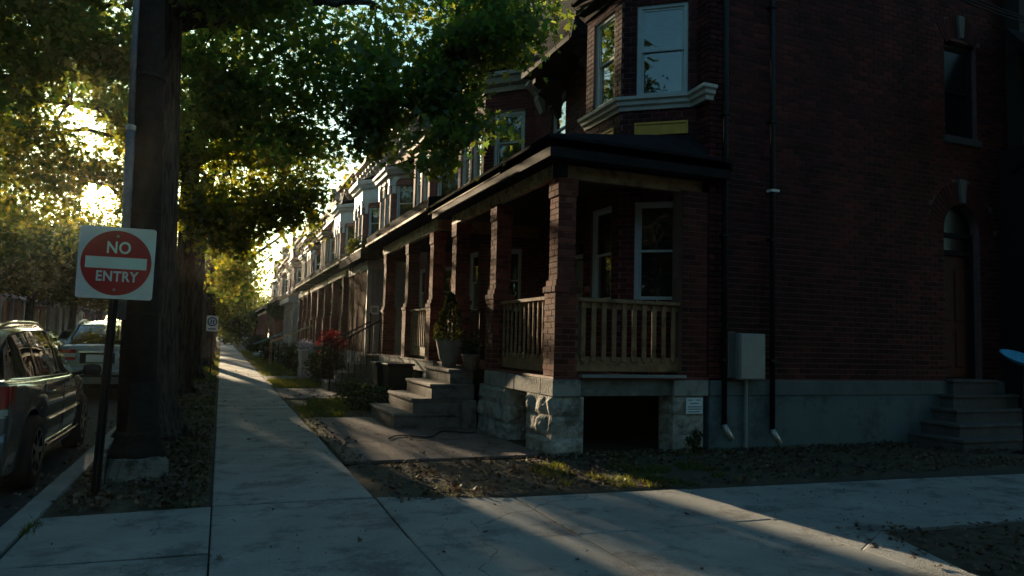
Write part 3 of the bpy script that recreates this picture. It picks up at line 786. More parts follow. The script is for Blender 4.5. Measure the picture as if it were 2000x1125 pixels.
fm_ = MB(); fm_.box(10.72,10.78,8.26,8.40,.97,3.35); fm_.box(11.49,11.55,8.26,8.40,.97,3.35); fm_.box(10.78,11.49,8.26,8.40,2.98,3.06); fm_.box(10.78,11.49,8.27,8.39,3.28,3.35)
part('door_frame', fm_, M['black'], sd)
part('transom_pane', MB().box(10.78,11.49,8.32,8.33,3.06,3.28), M['glass_dull'], sd)
part('fanlight', fl, M['black'], sd)
g = MB(); g.prism([(cx_+(x-cx_)*.86, 3.35+(z-3.35)*.86) for x,z in ring], 'y', 8.32, 8.325); part('fanlight_pane', g, M['glass_dull'], sd)
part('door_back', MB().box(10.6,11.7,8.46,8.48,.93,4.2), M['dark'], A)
window(A, PW, uW, nW, wh[0], wh[1], 4.92, 6.5, fm='black', setback=.09, gm='glass_dull', sill='step_dark', label='dark upper side window with a keystone above')
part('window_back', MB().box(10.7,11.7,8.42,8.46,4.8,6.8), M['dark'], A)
# annexe at the right edge: dark wall and sloped canopy
ax = MB(); ax.box(12.3,20,7.9,12,-.1,9.5); part('annexe_wall', ax, mat('annexe_boards', (.03,.025,.022), .8), A)
ax = MB(); ax.prism([(7.9,6.65),(6.6,5.0),(6.5,5.05),(7.9,6.85)], 'x', 11.95, 15.5); part('canopy', ax, M['roof'], A, label='dark sloped canopy over the annexe')
ax = MB(); ax.tube([(12.0,7.9,4.4),(12.0,6.8,5.1)], .05, 6); part('canopy_bracket', ax, M['black'], A)
b = MB(); b.box(12.02,12.08,7.55,8.14,0,4.8); part('downpipe', b, M['black_metal'], A)
# foundation
pg = MB(); pg.box(6.13+.02,12.3,8.12,8.5,-.3,.72); part('foundation', pg, M['parge'], A)
pg = MB(); pg.box(6.13+.02,12.3,8.10,8.5,.722,.93); bevel(part('base_course', pg, mat('base_course_render', (.10,.13,.14), .9, .4, 25, .2, 3), A), .012)
# ---- street front wall and bay
PF = (XF, 8.15, 0); uF = (0,1,0); nF = (-1,0,0)
bayA = [(6.15,8.45),(5.3,9.12),(5.3,10.22),(6.15,10.88)]
AY1 = 14.1
b = MB()
b.obox(PF,uF,nF,0,.3,.93,9.2,-.3,0)
up2 = (12.75-8.15, 13.4-8.15, 5.0, 6.45); dA = (11.55-8.15, 12.45-8.15, .97, 3.25)
wall_boxes(b, PF,uF,nF, 2.73, AY1-8.15, .93, 9.2, [up2, dA], .3)
b.box(6.16,6.45,8.45,10.88,6.9,9.2)
front = part('front_wall', b, M['mortar'], A)
lay(A, front, PF,uF,nF, 0,.3,.95,9.2); lay(A, front, PF,uF,nF, 2.73, AY1-8.15,.95,9.2,[up2,dA]); lay(A, front, (6.16,8.45,0),uF,nF, 0, 2.43,6.9,9.2)
def bay(root, pts, z0, z1, wins, real=True, mt='brick', mmort='mortar', fm='frame', blinds=None):
    segs = []
    for i in range(3):
        p, q = Vector((*pts[i],0)), Vector((*pts[i+1],0)); u = (q-p).normalized(); n = Vector((-u.y,u.x,0)); segs.append((p,u,n,(q-p).length))
    b = MB()
    for i,(p,u,n,L_) in enumerate(segs):
        hs = [h for (k,*h) in wins if k == i]
        wall_boxes(b, p,u,n,0,L_,z0,z1,[tuple(h[:4]) for h in hs],.22)
    w = part('bay_wall', b, M[mmort], root)
    for i,(p,u,n,L_) in enumerate(segs):
        hs = [tuple(h[:4]) for (k,*h) in wins if k == i]
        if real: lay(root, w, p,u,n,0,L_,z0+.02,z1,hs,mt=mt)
    return segs, w
hsA = [(0,.13,.86,2.0,3.46),(0,.13,.86,5.0,6.4),(1,.22,.86,2.0,3.46),(1,.22,.86,5.05,6.45),(2,.2,.85,2.0,3.46),(2,.2,.85,5.0,6.4)]
segsA, bwA = bay(A, bayA, .93, 6.62, hsA)
for (k,a0,a1,z0,z1) in hsA:
    p,u,n,L_ = segsA[k]
    upper = z0 > 4
    bl = (('flat',1.0) if k == 1 else ('slats',.5,'curtain')) if upper else ('flat',1,'curtain')  # upper street-face white blind also stands in for sky reflected in the panes
    window(A, p,u,n,a0,a1,z0,z1, setback=.05, fw=.06, blind=bl, label=('white sash window in the %s face of the %s bay' % (('near angled','street','far angled')[k], ('lower','upper')[upper])))
# cornices of the bay: sill course and eaves
def grow(pts, d):
    return pts
cp = [(6.15,8.18),(6.06,8.3),(6.06,8.5)]+[(6.10,8.47)]
path = [(6.17,8.12),(6.10,8.12),(6.10,8.42),bayA[1],bayA[2],(6.15,10.88)]
sc_prof = [(-.02,4.80),(.03,4.80),(.04,4.85),(.08,4.87),(.085,4.92),(.125,4.94),(.13,4.985),(-.02,5.0)]
s_ = MB(); s_.sweep([(6.17,8.13),(6.08,8.13),(6.10,8.48),bayA[1],bayA[2],(6.15,10.90)], sc_prof); part('sill_course', s_, M['cornice'], A)
ev = [(-.02,6.60),(.05,6.60),(.06,6.68),(.16,6.72),(.20,6.86),(.26,6.88),(.26,6.95),(-.02,6.98)]
s_ = MB(); s_.sweep([(6.13,8.44),bayA[1],bayA[2],(6.13,10.90)], ev); part('bay_cornice', s_, M['black'], A)
s_ = MB(); s_.add([(6.2,8.4,7.35),(5.28,9.05,6.98),(5.28,10.28,6.98),(6.2,10.95,7.35)], [(0,1,2,3)]); part('bay_roof', s_, M['roof'], A)
# ochre panels
for k,(a0,a1) in ((0,(.12,.88)),(1,(.18,.92))):
    p,u,n,L_ = segsA[k]; pb = MB(); pb.obox(p,u,n,a0,a1,4.42,4.61,-.02,.02); o = part('panel', pb, M['panel'], A, label='ochre painted recessed panel below the bay windows')
    pb = MB()
    for q in ((a0,a0+.03,4.42,4.61),(a1-.03,a1,4.42,4.61),(a0+.03,a1-.03,4.58,4.61),(a0+.03,a1-.03,4.42,4.45)): pb.obox(p,u,n,*q,.02,.035)
    part('panel_moulding', pb, M['panel'], o)
# the other front windows and the front door
window(A, PF,uF,nF, up2[0],up2[1],up2[2],up2[3], setback=.06, blind=('flat',1.0), label='tall white upper window beside the dark hood')
dr = part('front_door', MB().obox(PF,uF,nF,dA[0]+.06,dA[1]-.06,.99,2.95,-.16,-.12), M['door_pale'], A, label='pale front door half hidden in porch shade')
b = MB(); b.obox(PF,uF,nF,dA[0],dA[0]+.06,.97,3.25,-.2,-.02); b.obox(PF,uF,nF,dA[1]-.06,dA[1],.97,3.25,-.2,-.02); b.obox(PF,uF,nF,dA[0]+.06,dA[1]-.06,2.97,3.04,-.2,-.02); part('door_frame', b, M['frame'], dr)
part('transom_pane', MB().obox(PF,uF,nF,dA[0]+.06,dA[1]-.06,3.04,3.25,-.1,-.09), M['glass'], dr)
# solid inside so that no light leaks through
part('inner_walls', MB().box(6.5,12.2,8.5,8.6,.0,8.9).box(6.5,6.6,8.6,14.0,0,8.9), M['room'], A)
part('roof', MB().box(6.0,13,8.1,AY1,9.0,9.2), M['roof'], A)
# dark hood with corbels between the bays
hd = MB(); hd.prism([(6.15,6.85),(5.42,6.75),(5.40,6.9),(5.95,9.4),(6.15,9.4)], 'y', 11.05, 13.15); hood = part('hood', hd, M['roof'], A, label='steep dark shingled hood over the upper front')
hb = MB()
for yy in (10.97,13.15): hb.prism([(5.36,6.68),(5.46,6.68),(6.0,9.35),(5.88,9.45)], 'y', yy, yy+.08)
hb.box(5.36,6.15,11.05,13.15,6.66,6.75); part('barge_board', hb, M['black'], hood)
def corbel(root, y, z, x=6.15, w=.13, d=.38, h=.62, mt='black'):
    pts = [(x,z),(x-d,z),(x-d,z-.12),(x-d*.75,z-.2),(x-d*.82,z-.3),(x-d*.5,z-.42),(x-d*.35,z-.5),(x-d*.38,z-.56),(x-.05,z-h),(x,z-h)]
    b = MB(); b.prism(pts, 'y', y-w/2, y+w/2); return part('corbel', b, M[mt], root)
corbel(A, 11.2, 6.66, d=.6, h=.75); corbel(A, 13.0, 6.66, d=.6, h=.75); corbel(A, 13.85, 7.1, mt='cornice_far', d=.5, h=.85, w=.2)
# top cornice strip with brackets
def eaves(root, y0, y1, mt='cornice_far', z=9.4, x=5.6, step=.85):
    b = MB(); b.sweep([(x+.4,y0),(x+.4,y1)], [(-.2,z-.35),(.1,z-.35),(.12,z-.2),(.36,z-.14),(.42,z),(-.2,z+.02)]); part('eaves_cornice', b, M[mt], root)
    y = y0+.25
    while y < y1-.1: corbel(root, y, z-.34, x=x+.55, w=.14, d=.4, h=.6, mt=mt); y += step
eaves(A, 8.15, AY1, mt='black', step=1.3)
# ---- corner porch
px0, px1 = 3.85, 6.12
fl_ = MB(); fl_.box(px0-.02,6.15,8.14,13.3,.935,.965); part('porch_floor', fl_, mat('porch_floor_paint', (.14,.045,.035), .6, .2, 20, .2, 5), A)
# stone lintel band
lb = MB(); lb.box(px0-.03,px0+.36,8.12,8.50,.72,.93); bevel(part('stone_block', lb, M['stone_lintel'], A), .01)
for (y0,y1) in ((8.51,9.4),(9.41,10.65)): 
    bevel(part('stone_block', MB().box(px0-.03+random.uniform(-.01,.01),px0+.3,y0,y1,.715,.93), M['stone_lintel'], A), .012)
for (y0,y1) in ((12.3,13.2),): bevel(part('stone_block', MB().box(px0-.02,px0+.3,y0,y1,.715,.93), M['stone_lintel'], A), .012)
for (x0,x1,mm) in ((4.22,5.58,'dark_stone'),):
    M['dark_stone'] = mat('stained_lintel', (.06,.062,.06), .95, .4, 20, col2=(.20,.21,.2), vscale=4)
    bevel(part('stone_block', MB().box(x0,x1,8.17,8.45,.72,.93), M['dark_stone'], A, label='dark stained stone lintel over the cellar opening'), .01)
bevel(part('stone_block', MB().box(5.585,6.14,8.12,8.45,.72,.93), M['stone_lintel'], A), .01)
part('flashing', MB().box(4.19,5.74,8.06,8.16,.962,1.0), M['metal'], A, label='grey metal flashing strip below the side rail')
# rock faced piers
def rock_block(root, x0,x1,y0,y1,z0,z1, faces='xy', amp=.035):
    nx, ny, nz = max(2,int((x1-x0)/.05)), max(2,int((y1-y0)/.05)), max(2,int((z1-z0)/.05))
    b = MB(); b.smooth = False
    def grid(f, na, nb):
        vs = [f(i/na, j/nb) for j in range(nb+1) for i in range(na+1)]
        b.add(vs, [(j*(na+1)+i,j*(na+1)+i+1,(j+1)*(na+1)+i+1,(j+1)*(na+1)+i) for j in range(nb) for i in range(na)])
    def amp_(s,t,p):
        e = min(s,1-s,t,1-t); return (0 if e < .001 else 1)*amp*(.55+1.3*noise.noise(Vector(p)*5)+.5*noise.noise(Vector(p)*14))
    def fy(s,t):
        p = (x0+(x1-x0)*s, y0, z0+(z1-z0)*t); return (p[0], y0-max(-.01,amp_(s,t,p)), p[2])
    def fx(s,t):
        p = (x0, y1-(y1-y0)*s, z0+(z1-z0)*t); return (x0-max(-.01,amp_(s,t,p)), p[1], p[2])
    grid(fy, nx, nz); grid(fx, ny, nz)
    b.add([(x0,y0,z1),(x1,y0,z1),(x1,y1,z1),(x0,y1,z1)],[(0,1,2,3)]); b.add([(x1,y0,z0),(x1,y1,z0),(x1,y1,z1),(x1,y0,z1)],[(0,1,2,3)])
    b.add([(x0,y1,z0),(x1,y1,z0),(x1,y1,z1),(x0,y1,z1)],[(3,2,1,0)])
    return part('stone_block', b, M['stone'], root)
def pier(root, x0,x1,y0,y1, courses=((-.1,.21),(.215,.475),(.48,.715))):
    for (z0,z1) in courses: rock_block(root, x0,x1,y0,y1,z0,z1)
pier(A, 3.83, 4.27, 8.16, 8.95); pier(A, 5.60, 6.08, 8.16, 8.5)
pier(A, 3.84, 4.2, 9.72, 10.9); pier(A, 3.84, 4.2, 12.5, 13.3)
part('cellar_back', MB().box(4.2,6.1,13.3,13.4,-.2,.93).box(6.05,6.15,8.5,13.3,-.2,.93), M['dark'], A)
part('cellar_floor', MB().box(3.9,6.1,8.4,13.3,-.1,-.03), M['soil'], A)
def column(root, cx, cy, zb=.965, zt=3.49, w=.33, wu=.25, shoulder=2.10, d=None, mt='brick_porch', real=True):
    b = MB(); hs = []
    secs = [(w,zb,shoulder-.08),(w+.03,shoulder-.08,shoulder),((w+wu)/2+.01,shoulder,shoulder+.08),(wu,shoulder+.08,zt-.24),(wu+.035,zt-.24,zt)]
    for (ww,z0,z1) in secs: b.box(cx-ww/2+.006,cx+ww/2-.006,cy-ww/2+.006,cy+ww/2-.006,z0,z1)
    c = part('column', b, M['mortar_dark'] if real else M['brick_far'], root)
    if real:
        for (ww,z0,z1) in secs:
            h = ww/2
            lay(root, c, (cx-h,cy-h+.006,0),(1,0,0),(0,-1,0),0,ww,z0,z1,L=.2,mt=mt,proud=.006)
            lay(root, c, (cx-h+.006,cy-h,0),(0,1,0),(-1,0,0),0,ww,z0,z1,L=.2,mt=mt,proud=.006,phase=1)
    return c
for yy in (8.33, 10.46, 12.52): column(A, 4.01 if yy < 9 else 3.98, yy)
# half column against the end wall
b = MB(); b.box(5.73,6.13,8.16,8.4,.965,3.5); c = part('column', b, M['mortar_dark'], A, label='brick half column where the porch meets the wall')
lay(A, c, (5.73,8.16,0),(1,0,0),(0,-1,0),0,.40,.965,3.5,L=.2,mt='brick',proud=.006)
# beams
def wood_beam(root, x0,x1,y0,y1,z0,z1,name='beam',mt='wood_pale',label=None): return bevel(part(name, MB().box(x0,x1,y0,y1,z0,z1), M[mt], root, label=label), .006)
wood_beam(A, 3.86,3.95,8.27,12.75,3.495,3.68, label='weathered pale timber beam along the street side'); wood_beam(A, 4.0,6.1,8.24,8.33,3.49,3.67,mt='wood', label='brown timber beam over the side rail')
wood_beam(A, 3.84,3.99,8.17,8.31,3.492,3.70,mt='black',name='beam_end')
# roof, fascia and gutter
zf = 3.70
rf = MB(); rf.prism([(3.62,3.93),(3.62,3.90),(6.15,3.90),(6.15,4.42)], 'y', 8.55, 13.35); rf.add([(3.62,7.90,3.93),(6.42,7.90,3.93),(6.42,8.16,4.05),(6.15,8.56,4.42),(3.62,8.56,3.931)],[(0,1,2,4),(2,3,4)])
porch_roof = part('porch_roof', MB().prism([(3.60,3.94),(3.60,3.90),(6.14,3.90),(6.14,4.40)], 'y', 8.5, 13.35), M['roof'], A)
part('porch_hip', MB().add([(3.60,7.92,3.90),(6.36,7.92,3.90),(6.36,8.13,3.99),(6.14,8.5,4.40),(3.60,8.5,3.94),(3.60,7.92,3.94),(6.36,7.92,3.94)],[(0,1,6,5),(5,6,2),(5,2,3),(5,3,4)]), M['roof'], A)
part('soffit', MB().box(3.66,6.36,7.98,8.16,3.68,3.70).box(3.66,3.85,8.16,13.3,3.68,3.70), M['black'], A)
part('fascia', MB().box(3.66,6.36,7.96,7.98,3.68,3.90).box(3.64,3.66,7.96,13.33,3.68,3.90), M['black'], A)
part('porch_ceiling', MB().box(3.95,6.14,8.34,13.3,3.70,3.72), mat('porch_ceiling_paint', (.05,.045,.04), .8), A)
gt = MB(); gt.sweep([(6.40,7.96),(3.64,7.96),(3.64,13.35)][::-1], [(0,3.80),(.07,3.78),(.10,3.82),(.11,3.91),(.125,3.925),(.11,3.935),(0,3.90)]); part('gutter', gt, M['gutter_black'], A)
part('drip_trim', MB().box(3.56,3.575,9.5,13.35,3.755,3.78), M['wood'], A)
# rails
def rail(root, axis, c, a0, a1, zt, zb0, zb1, nb, bw, mt='wood', mt2=None, brace=0):
    def bx(p0,p1,q0,q1,z0,z1):
        return MB().box(p0,p1,q0,q1,z0,z1) if axis == 'x' else MB().box(q0,q1,p0,p1,z0,z1)
    bevel(part('handrail', bx(a0,a1,c-.07,c+.07,zt-.05,zt), M[mt], root), .006)
    bevel(part('subrail', bx(a0,a1,c-.02,c+.02,zt-.13,zt-.05), M[mt], root), .004)
    bevel(part('kickboard', bx(a0,a1,c-.025,c+.025,zb0,zb1), M[mt2 or mt], root), .004)
    for i in range(nb):
        t = a0+(a1-a0)*(i+.6)/(nb+.2); w = bw*random.uniform(.95,1.05)
        bevel(part('baluster', bx(t-w/2,t+w/2,c-.045,c-.02,zb1-.06,zt-.05), M[mt], root), .003)
rail(A, 'y', 3.99, 8.51, 10.28, 1.99, 1.0, 1.22, 11, .035, mt='wood_rail', mt2='wood')
rail(A, 'x', 8.27, 4.19, 5.73, 1.97, 1.03, 1.22, 10, .065, mt='wood')
# small iron divider beside the doors
ir = MB(); ir.tube([(4.2,13.2,1.95),(6.1,13.2,1.95)], .015, 6); ir.tube([(4.2,13.2,1.05),(6.1,13.2,1.05)], .012, 6)
for i in range(14): ir.tube([(4.2+.14*i,13.2,1.05),(4.2+.14*i,13.2,1.95)], .009, 5)
part('iron_divider', ir, M['black_metal'], A)
# front steps: four concrete treads
for i,(x0,ya,yb,z0,z1) in enumerate(((2.52,11.12,12.98,-.1,.22),(2.82,11.16,12.95,.22,.45),(3.10,11.12,12.8,.45,.68),(3.42,11.2,12.72,.68,.91))):
    st = part('step', MB().box(x0+.03,3.84,ya+.02,yb-.02,z0,z1-.05), M['step'], A)
    bevel(part('tread', MB().box(x0,3.84,ya,yb,z1-.05,z1), M['step'], st), .012, 2)
bevel(part('step_cheek', MB().box(3.60,3.84,10.93,11.12,-.1,.44), M['step'], A), .03)
# side steps: four wrapping treads
for (x0,yf,z0,z1) in ((9.80,7.20,-.1,.16),(10.07,7.45,.16,.34),(10.32,7.68,.34,.53),(10.50,7.86,.53,.74),(10.66,7.98,.74,.97)):
    xr = 13.4 if z1 < .9 else 11.7
    st = part('step', MB().box(x0+.03,xr-.02,yf+.03,8.11,z0,z1-.05), M['step_dark'], A)
    bevel(part('tread', MB().box(x0,xr,yf,8.11,z1-.05,z1), M['step_dark'], st), .014, 2)
# downpipes with worn shoes
def downpipe(x, ytop, z0, z1, shoe=(.06,-.16), mt='black_metal', r=.036):
    d = thing('downpipe', ('black downpipe at the house corner beside the notice' if x < 6.6 else 'black downpipe with a pale joint band right of the meter cabinet'), 'downpipe', (x, 8.1, 0))
    b = MB(); b.smooth = True; b.tube([(x,8.075,z0),(x,8.075,z1)], r, 10); part('pipe', b, M[mt], d)
    b = MB(); b.smooth = True; b.tube([(x,8.075,z0+.04),(x+.01,8.05,z0-.02),(x+shoe[0],7.98,z0+shoe[1])], [r*1.1,r*1.2,r*1.15], 10); part('shoe', b, M['alu'], d)
    for z in (1.2, 2.9, 4.6, 6.3): part('strap', MB().box(x-.055,x+.055,8.03,8.14,z,z+.03), M[mt], d)
    return d
d1 = downpipe(6.36, 0, .30, 9.0)
d2 = downpipe(7.18, 0, .22, 9.0, shoe=(.05,-.15))
part('joint_band', MB().box(7.12,7.26,8.02,8.13,3.60,3.635), M['sign_white'], d2)
# meter cabinet
mc = thing('meter_cabinet', 'grey metal meter cabinet fixed low on the brick end wall', 'cabinet', (6.7,8.0,0))
bevel(part('cabinet_body', MB().box(6.50,6.94,7.94,8.13,.95,1.58), M['metal'], mc), .012, 2)
bevel(part('cabinet_door', MB().box(6.515,6.925,7.925,7.94,.965,1.565), M['metal'], mc), .006)
bevel(part('side_panel', MB().box(6.38,6.50,8.02,8.13,.97,1.60), mat('brown_grey_metal', (.10,.095,.085), .6), mc), .008)
part('conduit', MB().tube([(6.72,8.08,-.05),(6.72,8.08,.95)], .028, 8), M['metal'], mc)
# notice on the pier
nt_ = thing('notice_plate', 'pale blue printed notice fixed to the stone pier below the porch', 'notice', (5.9,8.1,0))
part('plate', MB().box(5.77,6.03,8.105,8.118,.49,.70), M['notice'], nt_)
b = MB()
for (x0,x1,z) in ((5.80,5.86,.665),(5.93,5.99,.665),(5.83,5.97,.62),(5.79,6.01,.575),(5.79,6.01,.545),(5.80,5.99,.51)): b.box(x0,x1,8.102,8.1049,z,z+.012)
part('print', b, M['ink'], nt_)
# mosaic dish at the right
bd = thing('dish_table', 'blue mosaic dish on a thin iron stand beside the side steps', 'dish', (10.66,6.92,.0))
b = MB(); b.smooth = True; b.lathe(10.66,6.92,[(.03,1.25),(.16,1.27),(.29,1.33),(.30,1.345),(.27,1.34),(.02,1.29)],24)
b.v = [(x, 6.92+(y-6.92)*math.cos(R(24))-(z-1.33)*math.sin(R(24)), 1.33+(y-6.92)*math.sin(R(24))+(z-1.33)*math.cos(R(24))) for x,y,z in b.v]; part('dish', b, M['steel_blue'], bd)
part('stand', MB().tube([(10.66,6.92,-.02),(10.66,6.92,1.26)], .02, 8), M['black_metal'], bd)
b = MB(); b.lathe(10.66,6.92,[(.16,-.03),(.15,0),(.02,.03)],16); part('stand_base', b, M['black_metal'], bd)
# overhead cable
cb = MB()
for k in range(3): cb.tube([(9.6+i*.5, 7.5-i*.03, 6.9-.16*math.sin(min(1,i/8)*math.pi)-.02*i+k*.05+random.uniform(-.01,.01)) for i in range(14)], .012, 5)
tag(part('service_cable', cb, M['black_metal'], None), 'sagging bundle of service cables near the upper side window', 'cable')

# ================================================================ THE ROW OF HOUSES
ROW = 'terraced brick houses along the street'
def row_house(name, label, y0, y1, b0, mt='brick_far', real=False, blen=(.85,1.9,.85), cor='cornice_far', porch=None, wz=(5.3,6.75), arch=False, detail=True, hood=False, ztop=9.0, bx=5.3, boxcor=False, lower=True, gable=False):
    H = thing(name, label, 'house', (XF, y0, 0), ROW)
    P=(XF,y0,0); u=(0,1,0); n=(-1,0,0)
    pts = [(XF,b0),(bx,b0+blen[0]),(bx,b0+blen[0]+blen[1]),(XF,b0+sum(blen))]
    e = b0+sum(blen)-y0; s = b0-y0; W = y1-y0
    holes = []
    if W-e > 1.1:
        c = e+(W-e)/2
        holes = [(c-.36,c+.36,wz[0],wz[1]),(c-.45,c+.45,.97,3.1)]
    b = MB()
    if s > .02: b.obox(P,u,n,0,s,.0,9.2 if real else 9.0,-.3,0)
    wall_boxes(b,P,u,n,e,W,0,ztop,holes,.3)
    b.box(XF+.01,XF+.3,b0,b0+sum(blen),7.0,ztop)
    w = part('front_wall', b, M['mortar' if real else mt], H)
    if real:
        lay(H,w,P,u,n,0,s,.95,9.0); lay(H,w,P,u,n,e,W,.95,9.0,holes)
    wins = []
    for i in range(3):
        L_ = math.hypot(pts[i+1][0]-pts[i][0], pts[i+1][1]-pts[i][1]); ww = min(.78, L_*.62)
        if i == 1 and L_ > 1.7:
            for c in (L_*.28, L_*.72): wins += [(i,c-.34,c+.34,2.0,3.4),(i,c-.34,c+.34,wz[0],wz[1])]
        else: wins += [(i,L_/2-ww/2,L_/2+ww/2,2.0,3.4),(i,L_/2-ww/2,L_/2+ww/2,wz[0],wz[1])]
    segs, bw = bay(H, pts, 0 if not real else .93, 7.0, wins, real=real, mmort='mortar' if real else mt)
    for (k,a0,a1,z0,z1) in wins:
        if not lower and z0 < 4: continue
        p,uu,nn,L_ = segs[k]; upper = z0 > 4
        window(H,p,uu,nn,a0,a1,z0,z1,setback=.06,fw=.07,blind=('flat',random.choice((.5,1,1)) if upper else 1,'blind' if (upper and random.random()<.5) else 'curtain'),detail=detail)
        if arch and upper and k < 2:
            ca = (a0+a1)/2; r = (a1-a0)/2; hb_ = MB(); q = 8
            for i in range(q):
                t0, t1 = math.pi*i/q, math.pi*(i+1)/q
                vs = []
                for d in (-.05,.07):
                    for (t,rr) in ((t0,r+.02),(t1,r+.02),(t1,r+.22),(t0,r+.22)):
                        aa, zz = ca+math.cos(t)*rr, z1-.12+math.sin(t)*rr*.75
                        vs.append((p[0]+uu[0]*aa+nn[0]*d, p[1]+uu[1]*aa+nn[1]*d, zz))
                hb_.add(vs, [(0,1,2,3),(7,6,5,4),(0,4,5,1),(1,5,6,2),(2,6,7,3),(3,7,4,0)])
            hb_.obox(p,uu,nn,a0-.14,a0-.0,z1-.4,z1-.14,-.02,.07); hb_.obox(p,uu,nn,a1,a1+.14,z1-.4,z1-.14,-.02,.07)
            part('window_hood', hb_, M['cornice'], H)
            part('spandrel', MB().obox(p,uu,nn,a0,a1,z1-.14,z1+.12,-.05,.01), M[mt], H)
            part('sill', MB().obox(p,uu,nn,a0-.1,a1+.1,z0-.12,z0,-.05,.09), M['cornice'], H)
    for (a0,a1,z0,z1) in holes:
        if z0 > 4: window(H,P,u,n,a0,a1,z0,z1,setback=.06,fw=.07,blind=('flat',1),detail=detail)
        else: part('front_door', MB().obox(P,u,n,a0+.02,a1-.02,z0,z1,-.15,-.1), M['door_pale' if random.random()<.4 else 'door'], H)
    # bay cornice
    if boxcor:
        s_ = MB(); s_.sweep([(XF-.02,b0-.02)]+pts[1:3]+[(XF-.02,pts[3][1]+.02)], [(-.02,7.0),(.04,7.0),(.05,7.1),(.06,7.55),(.16,7.62),(.2,7.72),(.3,7.78),(.32,7.92),(-.02,7.95)]); part('bay_cornice', s_, M['cornice'], H)
        p,uu,nn,L_ = segs[0]; part('cornice_panel', MB().obox(p,uu,nn,.15,L_-.15,7.17,7.47,.055,.075), M['white'], H)
    else:
        s_ = MB(); s_.sweep([(XF-.02,b0-.02)]+pts[1:3]+[(XF-.02,pts[3][1]+.02)], [(-.02,6.95),(.05,6.95),(.07,7.05),(.18,7.1),(.22,7.22),(.28,7.25),(.28,7.34),(-.02,7.36)]); part('bay_cornice', s_, M[cor], H)
    s_ = MB(); zt = 7.95 if boxcor else 7.36
    s_.add([(XF+.02,b0-.05,zt+.4),(bx-.2,b0+blen[0]-.1,zt-.01),(bx-.2,b0+blen[0]+blen[1]+.1,zt-.01),(XF+.02,pts[3][1]+.05,zt+.4)], [(0,1,2,3)]); part('bay_roof', s_, M['roof'], H)
    s_ = MB(); s_.sweep([(XF-.02,b0-.02)]+pts[1:3]+[(XF-.02,pts[3][1]+.02)], [(-.02,4.82),(.05,4.82),(.07,4.9),(.12,4.98),(-.02,5.0)]); part('sill_course', s_, M[cor], H)
    eaves(H, y0, y1, mt=cor, z=ztop+.4, step=.7 if detail else 1.2)
    if gable: part('gable', MB().prism([(b0-.1,ztop-.6),(b0+sum(blen)+.1,ztop-.6),((2*b0+sum(blen))/2,ztop+1.5)], 'x', 5.62, 6.4), M[mt], H); part('gable_trim', MB().sweep([(5.6,b0-.2),(5.6,b0+sum(blen)+.2)], [(-.02,ztop-.7),(.08,ztop-.7),(.1,ztop-.58),(-.02,ztop-.55)]), M[cor], H)
    if hood:
        part('hood', MB().prism([(XF,6.9),(5.42,6.85),(5.4,7.0),(5.9,9.6),(XF,9.6)], 'y', y1-1.5, y1-.05), M['roof'], H)
        corbel(H, y1-1.4, 6.86, d=.55, h=.8); 
    part('roof', MB().box(6.0,13,y0,y1,ztop,ztop+.2), M['roof'], H)
    part('party_wall', MB().box(6.5,6.6,y0,y1,0,8.9).box(6.6,13,y1-.2,y1,0,8.95), M['room'], H)
    return H
def brick_porch(H, y0, y1, cols, real, zt=3.54, rails=(), floor='porch_floor_paint', roofy=None, beam='wood_pale', enclosed=None):
    ry0, ry1 = roofy or (y0-.3, y1+.3)
    part('porch_floor', MB().box(3.83,6.15,y0,y1,.93,.96), M['path'], H)
    y = y0
    while y < y1-.05:
        e = min(y+1.25, y1); bevel(part('stone_block', MB().box(3.84,4.15,y+.005,e-.005,.72,.93), M['stone_lintel'], H), .012); y = e
    for c in cols: pier(H, 3.86, 4.2, c-.28, c+.28) if real else part('pier', MB().box(3.86,4.2,c-.25,c+.25,-.1,.72), M['stone'], H)
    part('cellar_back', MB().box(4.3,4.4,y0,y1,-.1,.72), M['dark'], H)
    for c in cols: column(H, 4.0, c, zt=zt, real=real)
    wood_beam(H, 3.86,3.96,y0+.1,y1-.05,zt+.005,zt+.24,mt=beam)
    wood_beam(H, 3.96,6.1,y0+.1,y0+.2,zt+.005,zt+.24,mt='wood')
    part('porch_roof', MB().prism([(3.60,4.12),(3.60,3.84),(6.15,3.84),(6.15,4.6)], 'y', ry0, ry1), M['roof'], H)
    g = MB(); g.sweep([(3.64,ry0),(3.64,ry1)][::-1], [(0,3.98),(.07,3.96),(.10,4.0),(.11,4.1),(.13,4.12),(.11,4.14),(0,4.1)]); part('gutter', g, M['black_metal'], H)
    part('drip_trim', MB().box(3.565,3.60,ry0,ry1,3.87,3.92), M['wood_pale'], H)
    part('verge_board', MB().prism([(3.6,3.84),(6.15,3.84),(6.15,4.62),(3.6,4.14)], 'y', ry0-.03, ry0), M['wood_pale' if not real else 'black'], H)
    part('porch_ceiling', MB().box(3.96,6.12,y0+.2,y1,zt+.25,zt+.27), M['dark'], H)
    for (a0,a1) in rails: rail(H,'y',3.99,a0,a1,2.03,1.02,1.28,10,.035,mt='wood_rail')
def steps(H, y0, y1, n=4, x0=2.55, x1=3.84, mt='step', zt=.92):
    for i in range(n):
        xa = x0+(x1-x0-.35)*i/(n-1); z0 = -.1 if i == 0 else zt*i/n; z1 = zt*(i+1)/n
        st = part('step', MB().box(xa+.03,x1,y0+.02,y1-.02,z0,z1-.05), M[mt], H)
        part('tread', MB().box(xa,x1,y0,y1,z1-.05,z1), M[mt], st)
